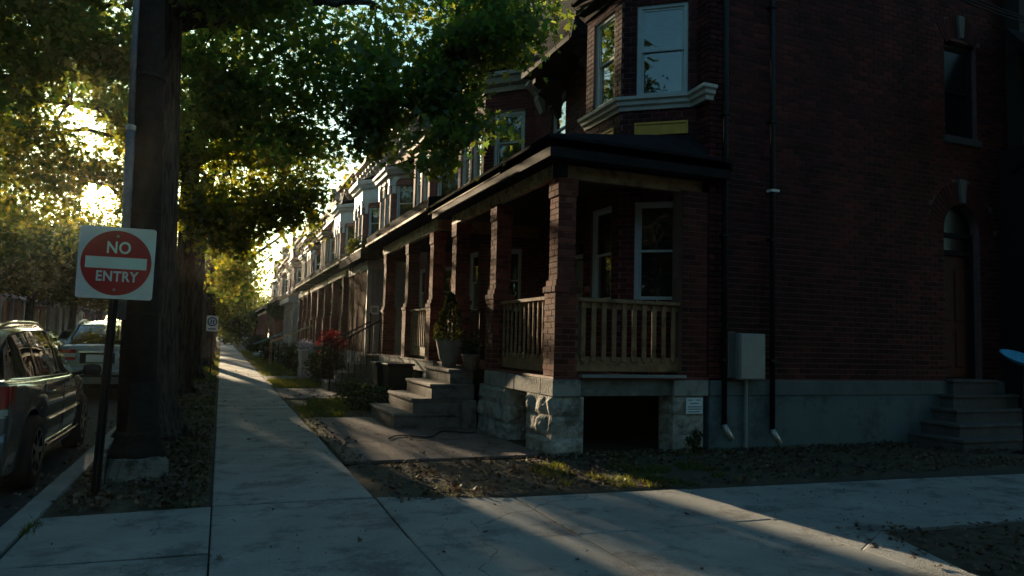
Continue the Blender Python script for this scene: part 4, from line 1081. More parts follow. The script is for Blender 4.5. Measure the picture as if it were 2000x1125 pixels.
def iron_rails(H, x0, x1, ys_, z0, z1, k=8, ground=True, r=.014, mt='black_metal', name='iron_rail'):
    for y in ys_:
        b = MB(); b.tube([(x0-.06,y,z0-.04),(x0,y,z0),(x1,y,z1)], r*1.5, 6)
        for i in range(k+1):
            t = i/k; x = x0+(x1-x0)*t; zz = z0+(z1-z0)*t; b.tube([(x,y,max(.0,zz-1.05)),(x,y,zz)], r*.7, 5)
        b.tube([(x0,y,0),(x0,y,z0+.08)], r*1.3, 6); b.tube([(x1,y,z1-.9),(x1,y,z1+.16)], r*1.3, 6)
        b.lathe(x0,y,[(.004,z0+.06),(.03,z0+.10),(.03,z0+.13),(.004,z0+.16)],8); b.lathe(x1,y,[(.004,z1+.14),(.03,z1+.18),(.03,z1+.21),(.004,z1+.25)],8)
        part(name, b, M[mt], H)

B = row_house('row_house', 'dark brick house with low porch roof, second from the corner', 14.1, 18.8, 14.32, real=True, hood=True, wz=(5.1,6.5))
brick_porch(B, 13.62, 19.0, (14.12,16.2,18.62), True, rails=((14.4,16.02),), roofy=(13.55,19.9))
steps(B, 18.9, 20.1, mt='step')
iron_rails(B, 2.6, 3.82, (18.75,20.1), 1.12, 1.82)
Cc = row_house('row_house', 'brick house with grey and brown boarded porch carrying a notice', 18.8, 24.0, 18.95, wz=(5.3,6.8), mt='brick_far', cor='cornice_brown', ztop=8.8)
# boarded porch of the third house
cb = Cc
def clad(root, P, u, n, a0, a1, z0, z1, mt, w=.14, name='board', vertical=True):
    part(name+'_backing', MB().obox(P,u,n,a0,a1,z0,z1,-.1,-.012), M[mt], root)
    a = a0
    while a < a1-.02:
        e = min(a+w,a1); part(name, MB().obox(P,u,n,a+.004,e-.004,z0,z1,-.011,random.uniform(.0,.006)), M[mt], root); a = e
clad(cb, (3.88,21.0,0),(1,0,0),(0,-1,0),0,2.2,.95,3.35,'grey_paint',.22)
clad(cb, (3.88,21.0,0),(0,1,0),(-1,0,0),0,3.4,.95,3.35,'brown_paint',.24)
part('corner_post', MB().box(3.86,3.98,20.96,21.08,.95,3.6), M['pale_siding'], cb)
part('porch_frieze', MB().box(3.85,6.1,20.98,21.06,3.36,3.62).box(3.85,3.93,21.08,24.4,3.36,3.62), M['pale_siding'], cb)
part('porch_base', MB().box(3.88,6.1,21.02,24.4,-.1,.94), M['stone'], cb)
part('porch_roof', MB().prism([(3.58,3.9),(3.58,3.64),(6.15,3.64),(6.15,4.5)], 'y', 20.7, 24.7), M['roof'], cb)
g = MB(); g.sweep([(6.1,20.7),(3.6,20.7),(3.6,24.7)][::-1], [(0,3.64),(.05,3.64),(.08,3.72),(.16,3.76),(.18,3.92),(0,3.94)]); part('porch_cornice', g, M['wood_pale'], cb)
np_ = thing('notice_plate', 'small grey framed notice on the grey boarded porch', 'notice', (4.05,21.0,1.9))
part('plate', MB().box(3.98,4.22,20.975,20.985,2.05,2.30), M['notice'], np_); part('print', MB().box(4.02,4.18,20.971,20.9745,2.1,2.25).box(4.05,4.1,20.968,20.9705,2.13,2.22), M['grey_paint'], np_)
Dd = row_house('row_house', 'brick house with plain bay whose lit eaves show over the grey porch', 24.0, 29.15, 24.15, wz=(5.3,6.85), mt='brick_far_b', arch=True, boxcor=False, ztop=9.0)
Ee = row_house('row_house', 'brick house with white boxed bay cornice and white window hoods', 29.15, 35.2, 29.35, blen=(1.1,1.9,1.1), wz=(5.3,6.95), mt='brick_far', arch=True, boxcor=True)
brick_porch(Dd, 25.0, 29.6, (25.7,28.25), False, rails=(), zt=3.45, roofy=(24.9,29.6)); brick_porch(Ee, 29.7, 35.8, (30.5,32.8,35.2), False, rails=(), zt=3.42, roofy=(29.75,36.1))
steps(Dd, 26.3, 27.5, x0=2.6); steps(Ee, 31.2, 32.3, x0=2.5)
iron_rails(Ee, 2.1, 3.82, (33.6,34.8), 1.05, 1.85, mt='wood_pale', name='stair_rail')
Ff = row_house('row_house', 'brick house with white boxed cornice and dark hood further down the row', 35.2, 41.0, 35.5, blen=(1.1,1.8,1.1), wz=(5.3,6.95), mt='brick_far_b', arch=True, boxcor=True, hood=True, detail=False, ztop=9.2, cor='cornice_brown')
steps(Ff, 37, 38.3, x0=2.5); brick_porch(Ff, 36.6, 41.4, (37,39,41), False, zt=3.4)
Gg = row_house('row_house', 'brick house behind a pale grey glazed porch', 41.0, 48.0, 41.3, blen=(1.1,1.8,1.1), wz=(5.3,6.95), mt='brick_brown', detail=False, ztop=8.6, gable=True, cor='cornice_brown')
part('porch_wall', MB().box(3.85,5.6,44.2,44.4,0,3.3).box(3.85,4.0,44.4,50.5,0,1.4).box(3.85,4.0,44.4,50.5,3.0,3.3), M['pale_siding'], Gg)
for k in range(6): part('porch_post', MB().box(3.83,4.0,44.4+k*1.2,44.65+k*1.2,1.4,3.0), M['pale_siding'], Gg); 
part('porch_window', MB().box(4.3,5.4,44.15,44.2,1.3,2.9), M['glass'], Gg)
part('porch_pane', MB().box(3.92,3.94,44.6,50.4,1.4,3.0), M['glass'], Gg)
part('porch_roof', MB().prism([(3.55,3.6),(3.55,3.32),(6.15,3.32),(6.15,4.2)], 'y', 44.0, 50.8), M['pale_siding'], Gg)
descr = ['dim brick house with dark vine covered porch','small brick house with pale bay between its neighbours','far brick house with a white porch edge','brown brick house far along the row','distant brick house in deep shade','most distant brick house by the street trees','farthest red brick house of the row', 'last brick house seen at the end of the pavement']
yy = 48.0
for k in range(8):
    y1_ = yy+6.2
    h_ = row_house('row_house', descr[k], yy, y1_, yy+.3, blen=(1.1,1.8,1.1), wz=(5.3,6.85), mt=('brick_far','brick_brown','brick_far_b')[k%3], detail=False, arch=k%3==0, gable=k%2==1, cor=('cornice_brown','cornice_far')[k%2], ztop=8.6+.25*(k*3%4), bx=(5.3,5.5)[k%2])
    if yy > 50 and k != 3: brick_porch(h_, yy+.6, y1_-.6, (yy+.9,yy+3,y1_-.9), False, zt=3.4)
    steps(h_, yy+3.3, yy+4.5, x0=2.5)
    yy = y1_
# blue painted stair far down the row
bs = thing('blue_steps', 'pale blue wooden steps climbing to a far porch', 'steps', (2.4,45,0), None)
for i in range(6): part('tread', MB().box(1.9+.33*i,3.7,47.0,48.4,.0 if i==0 else .16*i,.16*(i+1)), M['blue_paint'], bs)
for y in (47.0,48.4): part('side_rail', MB().tube([(1.9,y,.75),(3.8,y,1.6)],.018,6), M['blue_paint'], bs)

# houses across the street
for k,(y0,w_,hh,mt) in enumerate(((12,9,8.5,'brick_brown'),(24,10,8.0,'brick_far'),(37,10,8.8,'pale_siding'),(50,10,8.2,'brick_far_b'),(63,11,8.6,'brick_brown'),(78,12,8.4,'pale_siding'),(94,12,8.2,'brick_far'))):
    o = thing('street_house', ('brown brick house across the street hidden by trees','red brick house across the street behind the lower leaves','pale boarded house across the street in the haze','orange brick house across the street behind the parked car','brown brick house far across the street','pale boarded house far across the street','red brick house at the far end across the street')[k], 'house', (-14,y0,0), 'houses across the street')
    hs = []
    for i in range(4):
        c = w_*(i+.5)/4; hs += [(c-.45,c+.45,1.2,2.9),(c-.45,c+.45,4.6,6.2)]
    b = MB(); wall_boxes(b,(-14,y0,0),(0,1,0),(1,0,0),0,w_,0,hh,hs,.3); b.box(-24,-14.3,y0,y0+.3,0,hh); b.box(-24,-14.3,y0+w_-.3,y0+w_,0,hh); part('wall', b, M[mt], o)
    for (a0,a1,z0,z1) in hs: window(o,(-14,y0,0),(0,1,0),(1,0,0),a0,a1,z0,z1,setback=.1,fw=.09,blind=('flat',1,'curtain'),detail=False)
    part('room', MB().box(-15,-14.8,y0+.4,y0+w_-.4,0,hh-.2), M['dark'], o)
    part('roof', MB().prism([(-24.3,hh),(-13.5,hh),(-14.2,hh+1.2),(-19,hh+2.6),(-24,hh+1.2)], 'y', y0-.2, y0+w_+.2), M['roof'], o)
    b = MB(); b.box(-14,-12.2,y0+1,y0+w_-1,.0,.7); b.box(-14,-12.0,y0+.8,y0+w_-.8,3.2,3.45)
    for i in range(4): b.box(-12.3,-12.15,y0+1+(w_-2.15)*i/3,y0+1.15+(w_-2.15)*i/3,.7,3.2)
    part('porch', b, M['grey_paint'], o)

# ================================================================ STREET TREES
TR = 'street trees along the pavement'
T1 = build_tree('street_tree', 'thick ridged street maple right behind the utility pole', (-.78,10.75), .27, 5.9,
    [(-5.5,11.5,7.6,.12),(-3.4,9.2,7.6,.10),(-.6,8.6,8.4,.11),(2.8,10.0,6.7,.09),(4.2,11.0,7.4,.07),(1.5,14.5,8.0,.12),(-2.5,14.5,8.5,.14),(3.2,13,7.5,.10),(-.6,11,10,.17),(.9,12.0,6.2,.06)],
    [(-.9,11.8,8.6,5.2,4.8,3.0,950),(-4.6,11.4,6.5,2.8,2.6,1.6,620),(-2.8,9.4,6.0,2.1,1.3,1.0,330),(-1.8,12.6,5.3,2.0,1.9,.9,330),(.4,12.9,5.3,1.6,1.7,.9,230),(-.2,9.6,6.3,2.0,1.3,.9,300),
     (2.95,9.7,4.95,.85,.75,.95,150),(3.2,9.6,5.9,.9,.8,.8,130),(2.1,10.4,5.35,1.1,.9,.7,120),(2.35,10.6,4.45,.75,.5,.5,60),(2.7,9.8,4.1,.5,.5,.35,30),(3.85,10.8,6.9,1.2,1.2,.9,105),(2.4,12.4,6.5,1.8,1.5,1.0,110),(1.2,11.0,6.1,1.2,1.0,.7,60)],
    .165, MAPLE, M['leaf_near'], per=15, spread=.165, group=TR, thr=-.12, twigs=150, k=28, lean=(-.03,0))
T2 = build_tree('street_tree', 'second street maple with lit drooping sprays beside the pavement', (-.84,18.4), .21, 5.6,
    [(-4.5,18.5,6.5,.14),(2.5,18.8,6.0,.13),(-1,16,7.5,.13),(0,21,8,.15),(-.5,18.6,9.5,.17),(1.8,19.8,5.6,.05),(-5,21,6,.08)],
    [(-1.2,18.6,8.0,4.2,4.2,3.0,640),(-4.2,18.8,5.9,2.4,2.4,1.3,420),(-3.6,19.0,4.7,2.2,2.0,.7,200),(-2.4,18.2,5.6,1.6,1.6,1.0,260),(.2,17.9,5.2,1.4,1.5,1.0,300),(.05,17.0,4.1,1.1,1.0,.8,190),(.25,16.9,3.35,.7,.7,.45,60),(1.0,17.4,4.3,.8,.9,.6,110),(1.8,17.5,4.6,.7,.9,.6,80),(1.9,18.8,5.6,1.3,1.6,.9,120),(.9,19.4,4.6,1.2,1.3,.7,110),(-2.2,20.6,5.0,1.8,1.5,.7,120)],
    .165, MAPLE, M['leaf_far'], per=13, spread=.22, cutz=2.9, group=TR, thr=-.2, twigs=60, k=20)
T3 = build_tree('street_tree', 'third street maple whose low sprays hang over the pavement', (-.76,24.0), .22, 4.8,
    [(-4.5,24.5,6.0,.13),(2.6,24.5,5.8,.12),(0,27,8,.15),(-.5,24,9,.16),(1.0,24.3,4.6,.05)],
    [(-1.2,24.6,7.6,4.4,4.4,3.0,640),(-4.5,24.8,5.6,2.6,2.6,1.4,420),(-2,24.4,5.0,2.0,1.8,1.1,260),(1.5,24.6,4.9,1.5,1.6,1.0,190),(.8,25.2,3.7,1.0,1.2,.7,110),(.2,24.6,3.0,.55,.8,.45,45),(2.2,24.5,6.3,1.4,1.7,1.0,60)],
    .18, MAPLE, M['leaf_far'], per=12, spread=.26, cutz=2.5, group=TR, thr=-.2, twigs=50, k=16)
for k,(y,lab) in enumerate(((33.5,'fourth street maple in the row, bright grass at its foot'),(43.5,'fifth street maple in the row along the pavement'),(54,'sixth street maple in the row, well down the street'),(66,'seventh street maple in the row, far down the street'))):
    build_tree('street_tree', lab, (-.6,y), .24, 3.0, [(-4,y,6,.13),(2.5,y,6,.12),(0,y+2,8,.15),(-.5,y-2,8,.15)],
      [(-.6,y,7.6,4.9,5.0,3.6,950),(-4.4,y,5.4,2.3,3.0,1.5,230),(1.8,y,4.6,1.7,2.6,1.5,260),(.4,y,3.4,1.3,1.8,.8,100)],
      .19, RHOMB, M['leaf_far'], per=14, spread=.34, cutz=1.7, group=TR, thr=-.25, twigs=25, k=12, flare=1.3)
OT = 'trees across the street'
for k,(y,x,lab) in enumerate(((17,-10.2,'large maple across the street, mostly above the cars'),(27,-10.4,'full tree across the street behind the silver car'),(38,-10.2,'tree across the street with sunlight breaking through its top'),(50,-10.5,'hazy tree across the street below the sun'),(62,-10.3,'dim tree far across the street'),(75,-10.4,'distant tree across the street in haze'))):
    h = 0 if y > 30 else 0
    build_tree('street_tree', lab, (x,y), .25, 3.4, [(x-3.5,y,7,.14),(x+3.5,y,6.5,.14),(x,y+2,8.5,.15),(x,y-2,8.5,.15)],
      [(x,y,7.4,5.2,5.4,3.6,1300),(x+3.2,y,5.2,2.4,3.2,1.7,560),(x-2.4,y,5.4,2.3,2.8,1.7,300),(x+1,y+2,3.9,2.2,2.4,1.0,220)],
      .19 if y > 30 else .15, RHOMB if y > 20 else MAPLE, M['leaf_op'], per=14, spread=.34, group=OT, thr=-.25, twigs=25, k=12, flare=1.3)
# far-off mass of trees closing the street
P, tone, C = blob_points([(-4,150,7,14,12,6.5,900),(-20,130,7,10,30,6,700),(4,110,3.5,4,14,2.5,300),(-3,98,8,4.5,9,4.5,420),(12,170,5,8,12,4,300),(1,92,3.2,3.5,5,2.6,300),(0,130,4,12,8,4,600)], 12, .8, -.4, .2)
kp = np.ones(len(P),bool); me = leaf_mesh('distant_trees', P[kp], .45, RHOMB, vals=tone[kp]); o = link_mesh('distant_trees', me, M['leaf_op']); o['kind'] = 'stuff'; tag(o, 'far-off trees closing the end of the street', 'trees')

# ================================================================ UTILITY POLE
up = thing('utility_pole', 'dark timber utility pole with conduit on a chipped concrete footing', 'pole', (-.71,7.9,0))
b = MB(); b.smooth = True; b.tube([(-.71,7.9,.3),(-.73,7.9,1.2),(-.78,7.9,3.2),(-.84,7.9,5.2),(-.92,7.9,8.2)], [.172,.166,.15,.125,.10], 24, jitter=.015); part('shaft', b, M['pole'], up)
b = MB(); b.smooth = True; b.lathe(-.70,7.9,[(.255,.17),(.262,.23),(.235,.27),(.20,.36),(.205,.40),(.19,.43),(.178,.45),(.176,.9),(.165,.905)],26); part('base_sleeve', b, M['pole'], up)
b = MB(); prof = [(.29,-.12),(.285,.02),(.275,.14),(.255,.2),(.2,.215),(.1,.22)]; b.lathe(-.69,7.86,prof,22,1.0,1.0)
b.v = [(x+.03*noise.noise(Vector((x,y,z))*5)+.012*noise.noise(Vector((x,y,z))*18), y+.03*noise.noise(Vector((x,y,z+9))*5)+.012*noise.noise(Vector((x,y,z))*16), z+(.035*noise.noise(Vector((x*4,y*4,1))) if z > .1 else 0)) for x,y,z in b.v]
part('footing', b, M['footing'], up, label='chipped grey concrete footing')
part('footing_stone', MB().box(-1.02,-.93,7.62,7.85,-.05,.24), M['footing'], up)
b = MB(); b.smooth = True; b.tube([(-.885,7.80,1.5),(-.90,7.80,2.5),(-.915,7.79,3.36)], .043, 12); part('conduit', b, M['conduit'], up)
b = MB(); b.smooth = True; b.tube([(-.915,7.79,3.36),(-.935,7.79,4.3),(-.955,7.80,5.6)], .03, 10); part('upper_conduit', b, M['conduit'], up)
b = MB(); b.lathe(-.915,7.79,[(.045,3.33),(.05,3.34),(.05,3.38),(.035,3.39)],12); part('coupling', b, M['alu'], up)
for z,xc,r in ((1.55,-.738,.166),(2.55,-.765,.160),(3.9,-.80,.147)):
    b = MB(); b.lathe(xc,7.9,[(r,z),(r+.006,z),(r+.006,z+.03),(r,z+.03)],20); part('strap', b, M['iron'], up)

# ================================================================ NO ENTRY SIGN
ns = thing('no_entry_sign', 'square white sign with red disc reading NO ENTRY on a leaning black post', 'sign', (-.93,7.13,-.02))
b = MB(); pa = Vector((-.93,7.14,-.1)); pb = Vector((-.855,7.06,2.25))
dv = (pb-pa).normalized()
b.tube([pa,pb], .022, 4)
b.tube([pa+Vector((.028,-.01,0)),pb+Vector((.028,-.01,0))], .008, 4); b.tube([pa+Vector((-.028,-.01,0)),pb+Vector((-.028,-.01,0))], .008, 4)
part('post', b, M['black_metal'], ns)
yaw = R(-9); S = .605
SX = Vector((math.cos(yaw), math.sin(yaw), 0)); 
roll = R(-2.4); 
up_ = Vector((.03,-.02,1)).normalized(); SX = (SX*1.0+Vector((0,0,0))).normalized(); rt = Vector((SX.x*math.cos(roll),SX.y*math.cos(roll),0)); rt = (SX + up_*math.tan(roll)*.35).normalized()
upv = (up_-rt*up_.dot(rt)).normalized(); nv = rt.cross(upv)
SC_ = Vector((-.868,7.02,1.975))
SM = Matrix((( rt.x,upv.x,nv.x,SC_.x),(rt.y,upv.y,nv.y,SC_.y),(rt.z,upv.z,nv.z,SC_.z),(0,0,0,1)))
def plate(wd, ht, r, k=5):
    pts = []
    for (cx,cy,a) in ((wd/2-r,ht/2-r,0),(-wd/2+r,ht/2-r,90),(-wd/2+r,-ht/2+r,180),(wd/2-r,-ht/2+r,270)):
        for i in range(k+1): t = R(a+90*i/k); pts.append((cx+math.cos(t)*r, cy+math.sin(t)*r))
    return pts
def local(mb, mt, name, parent, M4, **k):
    o = part(name, mb, mt, parent, world=False, **k); o.matrix_local = Matrix.Translation(-root_of(parent).location)@M4; return o
local(MB().prism(plate(S,S*1.02,.025),'z',-.0015,.0015), M['sign_white'], 'sign_plate', ns, SM)
local(MB().prism([(math.cos(t*math.pi/32)*S*.462, math.sin(t*math.pi/32)*S*.462) for t in range(64)],'z',.002,.0032), M['sign_red'], 'red_disc', ns, SM)
local(MB().box(-S*.4,S*.4,-S*.082,S*.082,.0036,.0046), M['sign_white'], 'white_bar', ns, SM)
def text(body, size, M4, mt, parent, name, off=.0, sx=1.0):
    c = bpy.data.curves.new(name, 'FONT'); c.body = body; c.size = size; c.align_x = 'CENTER'; c.align_y = 'CENTER'; c.extrude = .0006; c.offset = off; c.space_character = 1.08
    tmp = bpy.data.objects.new('tmp', c); COL.objects.link(tmp); dg = bpy.context.evaluated_depsgraph_get()
    me = bpy.data.meshes.new_from_object(tmp.evaluated_get(dg)); bpy.data.objects.remove(tmp); me.materials.clear(); me.materials.append(mt)
    o = bpy.data.objects.new(name, me); COL.objects.link(o); o.parent = parent
    o.matrix_local = Matrix.Translation(-root_of(parent).location)@M4@Matrix.Diagonal((sx,1,1,1)); return o
text('NO', .142, SM@Matrix.Translation((.012,.128,.0042)), M['sign_white'], ns, 'lettering', .0028, .84)
text('ENTRY', .122, SM@Matrix.Translation((.012,-.120,.0042)), M['sign_white'], ns, 'lettering', .0028, .84)
for dz in (.23,-.23): local(MB().prism([(math.cos(t*math.pi/5)*.011, dz+math.sin(t*math.pi/5)*.011) for t in range(10)],'z',.0036,.009), M['alu'], 'bolt', ns, SM)
# small sign further on
fs_ = thing('parking_sign', 'small white sign with blue ring on a post between the far trunks', 'sign', (-.3,26,0))
part('post', MB().tube([(-.27,26.03,-.1),(-.27,26.03,2.1)], .02, 5), M['black_metal'], fs_)
part('sign_plate', MB().prism([(x-.29,z+1.70) for x,z in plate(.36,.52,.05)],'y',25.98,26.0), M['notice'], fs_)
b = MB(); q = 24
for i in range(q):
    t0,t1 = 2*math.pi*i/q, 2*math.pi*(i+1)/q
    b.add([(-.29+math.cos(t)*r, 25.975, 1.76+math.sin(t)*r) for t,r in ((t0,.11),(t1,.11),(t1,.155),(t0,.155))],[(0,1,2,3)])
b.add([(-.29+x,25.974,1.76+z) for x,z in ((-.07,-.05),(-.03,-.08),(.0,.06),(-.04,.08))],[(0,1,2,3)]); b.add([(-.29+x,25.974,1.76+z) for x,z in ((.0,-.08),(.05,-.08),(.08,.05),(.03,.07))],[(0,1,2,3)])
b.box(-.41,-.17,25.974,25.976,1.50,1.54)
part('ring', b, M['sign_blue'], fs_)

# ================================================================ CARS
def car(name, label, loc, rot, kind, paint, group='cars parked in the street', detail=True, plate_=True):
    """y forward; x to the right; built round its own base"""
    t = thing(name, label, 'car', loc, group); t.rotation_euler = (0,0,rot)
    if kind == 'wagon':
        L_, Wd, rear, front = 4.6, .90, -2.25, 2.35
        wheels = (-1.32, 1.36); wr_ = .345
        # station: y, halfwidth at sill, at belt, belt z, roof halfwidth, roof z
        top = [(-2.25,.60,.95),(-2.20,.80,1.03),(-2.12,.84,1.06),(-1.6,.87,1.04),(-.8,.89,1.02),(0,.90,1.0),(.7,.90,.99),(1.0,.89,.98),(1.5,.86,.93),(2.0,.78,.84),(2.25,.66,.74),(2.35,.5,.62)]
        gh = [(-2.17,.74,1.08,.0),(-1.98,.70,1.42,1),(-1.75,.69,1.51,1),(-1.1,.69,1.555,1),(-.3,.70,1.56,1),(.25,.69,1.50,1),(.6,.68,1.36,1),(1.15,.74,1.0,0)]
        pillars = (-1.95,-1.12,-.12,.72)
    else:
        L_, Wd, rear, front = 4.5, .88, -2.25, 2.25
        wheels = (-1.35, 1.35); wr_ = .32
        top = [(-2.25,.62,.88),(-2.2,.78,.97),(-2.05,.82,1.0),(-1.6,.85,.99),(-.8,.87,.97),(0,.88,.95),(.7,.88,.94),(1.0,.87,.93),(1.5,.84,.88),(2.0,.76,.78),(2.2,.6,.66),(2.25,.5,.6)]
        gh = [(-2.02,.72,1.0,0),(-1.75,.68,1.2,1),(-1.35,.65,1.39,1),(-.9,.64,1.46,1),(-.2,.65,1.47,1),(.25,.64,1.41,1),(.6,.64,1.27,1),(1.15,.7,.94,0)]
        pillars = (-1.6,-.95,-.05,.72)
    def interp(tb, y, i):
        if y <= tb[0][0]: return tb[0][i]
        for a, b in zip(tb, tb[1:]):
            if a[0] <= y <= b[0]:
                s = (y-a[0])/(b[0]-a[0]); return a[i]+(b[i]-a[i])*s
        return tb[-1][i]
    ys_ = sorted(set([rear+ (front-rear)*i/56 for i in range(57)]+[q[0] for q in top]))
    b = MB(); b.smooth = True; rings = []
    for y in ys_:
        hw, zb = interp(top,y,1), interp(top,y,2)
        e = min(1, (y-rear)/.22, (front-y)/.3); e = max(0,e)
        sill = .24+.12*(1-e)**2
        arch = 0
        for wy in wheels:
            d = abs(y-wy); ra = wr_+.055
            if d < ra: arch = max(arch, wr_+math.sqrt(ra*ra-d*d))
        z0 = max(sill, arch)
        flare_ = .018*max([0]+[1-abs(abs(y-wy)-0)/.48 for wy in wheels])
        zz = zb-.02
        zm1 = z0+(zz-z0)*.3; zm2 = z0+(zz-z0)*.65
        rings.append([(hw*.955+flare_,z0),(hw*.99+flare_,max(z0+.01,zm1)),(hw+flare_*.6,max(z0+.02,zm2)),(hw*.975,zz-.05),(hw*.93,zz+.005),(hw*.80,zb+.015),(hw*.4,zb+.03),(0,zb+.035)])
    k = len(rings[0]); vs = []; fs = []
    for y, r in zip(ys_, rings):
        for (x,z) in r: vs.append((x,y,z))
        for (x,z) in r[:-1][::-1]: vs.append((-x,y,z))
    w_ = 2*k-1
    for i in range(len(ys_)-1):
        for j in range(w_-1):
            a = i*w_+j; fs.append((a,a+w_,a+w_+1,a+1))
    fs.append(tuple(range(w_))); fs.append(tuple((len(ys_)-1)*w_+j for j in range(w_))[::-1])
    b.add(vs, fs); body = part('body', b, paint, t, world=False)
    # wheel wells and underside
    b = MB(); b.box(-Wd*.8,Wd*.8,rear+.25,front-.3,.2,.8); part('underbody', b, M['car_trim'], t, world=False)
    # greenhouse: glass shell, then roof and pillars over it
    def ghs(inset, names):
        b = MB(); b.smooth = True; vs = []; fs = []
        for (y,hw,z,q) in gh:
            zb = interp(top,y,2)+.01; hb = interp(top,y,1)*.93
            if q == 0: hw = hb*.9; 
            h_ = max(z-zb, .001)
            row = [(hb-inset,zb),(hb-(hb-hw)*.55-inset,zb+h_*.55),(hw-inset,z-.07 if q else z-.002),(hw*.86,z-.015-inset),(hw*.45,z-inset),(0,z+.008-inset)]
            for (x,zz) in row: vs.append((x,y,zz))
            for (x,zz) in row[:-1][::-1]: vs.append((-x,y,zz))
        return vs
    vs = ghs(0,None); w2 = 11
    glass = MB(); glass.smooth = True; gl = []; rf_ = []
    for i in range(len(gh)-1):
        for j in range(w2-1):
            a = i*w2+j; f = (a,a+w2,a+w2+1,a+1)
            side = j in (0,1,8,9); rearwin = i in (0,); wind = i in (len(gh)-2,len(gh)-3)
            if kind != 'wagon': rearwin = i in (0,1)
            if side or rearwin or wind: gl.append(f)
            else: rf_.append(f)
    glass.add(vs, gl); part('glass', glass, M['glass_car'], t, world=False)
    used = sorted(set(i for f in rf_ for i in f)); ix = {v:i for i,v in enumerate(used)}
    rb = MB(); rb.smooth = True; rb.add([(vs[i][0],vs[i][1],vs[i][2]+.012) for i in used], [tuple(ix[i] for i in f) for f in rf_]); part('roof', rb, paint, t, world=False)
    def gpt(y, s, off=.012):
        zb = interp(top,y,2)+.01; hb = interp(top,y,1)*.93; hw = interp(gh,y,1); z = interp(gh,y,2); 
        return (hb-(hb-hw)*s+off, y, zb+(max(z-zb-.06,.01))*s)
    for sgn in (1,-1):
        pb_ = MB()
        for (yp, wd_) in zip(pillars, (.16 if kind=='wagon' else .2,.07,.07,.05)):
            q = []
            sl = {pillars[-1]: .30, pillars[0]: -.12 if kind=='wagon' else .15}.get(yp, .0)
            y_lo, y_hi = yp+sl*1.0, yp-sl*.25
            for (yy_,s_) in ((y_lo-wd_/2,0),(y_lo+wd_/2,0),(y_hi+wd_/2,1),(y_hi-wd_/2,1)):
                x,y,z = gpt(yy_,s_); q.append((sgn*x,y,z))
            part('pillar', MB().add(q, [(0,1,2,3) if sgn > 0 else (3,2,1,0)]), paint, t, world=False)
        
        tr_ = MB(); pl = [gpt(y,0,.016) for y in np.linspace(pillars[0]-.1,1.05,12)]; tr_.tube([(sgn*x,y,z+.004) for x,y,z in pl], .009, 5)
        part('window_trim', tr_, M['chrome'], t, world=False)
        if detail:
            rr_ = MB(); rr_.smooth = True; rr_.tube([(sgn*(interp(gh,y,1)*.86),y,interp(gh,y,2)+(.022 if -1.6<y<.1 else .0)) for y in np.linspace(-1.85,.35,12)], .016, 6); part('roof_rail', rr_, M['chrome'] if kind=='wagon' else paint, t, world=False)
            # door seams, handles, side moulding
            se = MB()
            for ys2 in (-1.02,-.08,.88):
                p_ = []
                for zf_ in np.linspace(.34,interp(top,ys2,2)-.03,6):
                    p_.append((sgn*(interp(top,ys2,1)*.985+.012), ys2+(.12*max(0,.62-zf_) if ys2 < -1 else 0), zf_))
                se.tube(p_, .004, 4)
            part('door_seam', se, M['car_trim'], t, world=False)
            for hy in (-.85,.1):
                hb_ = MB(); hb_.smooth = True; hb_.tube([(sgn*(Wd*.975),hy,.87),(sgn*(Wd*1.01),hy+.04,.875),(sgn*(Wd*1.01),hy+.16,.875),(sgn*(Wd*.975),hy+.2,.87)], .014, 6); part('door_handle', hb_, paint, t, world=False)
            sm_ = MB(); sm_.tube([(sgn*(interp(top,y,1)*.99+.012),y,.34) for y in np.linspace(-.85,.95,8)], .012, 5); part('sill_moulding', sm_, M['chrome'], t, world=False)
            sm_ = MB(); sm_.tube([(sgn*(interp(top,y,1)*1.0+.004),y,.60) for y in np.linspace(-.85,.95,8)], .016, 5); part('side_moulding', sm_, paint, t, world=False)
        mb_ = MB(); mb_.smooth = True
        cx,cy,cz = sgn*(Wd+.13), .86, 1.02
        mv = []; mf = []; nu, nvv = 10, 7
        for i in range(nvv):
            ph = -math.pi/2+math.pi*i/(nvv-1)
            for j in range(nu):
                th = 2*math.pi*j/nu
                def se_(v): return math.copysign(abs(v)**.6, v)
                mv.append((cx+se_(math.cos(ph))*se_(math.cos(th))*.105, cy+se_(math.cos(ph))*se_(math.sin(th))*.055, cz+se_(math.sin(ph))*.075))
        for i in range(nvv-1):
            for j in range(nu): a = i*nu+j; c_ = i*nu+(j+1)%nu; mf.append((a,c_,c_+nu,a+nu))
        mb_.add(mv, mf); mb_.tube([(sgn*(Wd*.9),.9,.97),(sgn*(Wd+.08),.87,1.0)], .028, 6); part('mirror', mb_, M['car_trim'], t, world=False)
        # tail lamp wrapped round the corner
        tl = MB(); tl.smooth = True
        zl0, zl1 = (.70,1.02) if kind == 'wagon' else (.74,.93)
        pts_ = [(rear-.005, .5 if kind != 'wagon' else .60),(rear+.03,.0),(rear+.13,.0),(rear+.28,.0)]
        row = []
        for yv in np.linspace(rear-.002,rear+.26,6):
            row.append((max(.50 if kind != 'wagon' else .62, interp(top,max(yv,rear+.0),1)*.965+.022), yv))
        row = [((.42 if kind != 'wagon' else .64), rear-.018)]+row
        vs_ = [(sgn*x,y-.0,z) for z in (zl0,zl1) for x,y in row]; kk = len(row)
        tl.add(vs_, [(i,i+1,i+1+kk,i+kk) for i in range(kk-1)]); part('tail_lamp', tl, M['tail'], t, world=False)
        cl = MB(); cl.add([(sgn*x*1.004,y-.006,z) for z in (zl0+.05,zl0+.12) for x,y in row[:4]], [(i,i+1,i+5,i+4) for i in range(3)]); part('reversing_lamp', cl, M['lamp_clear'], t, world=False)
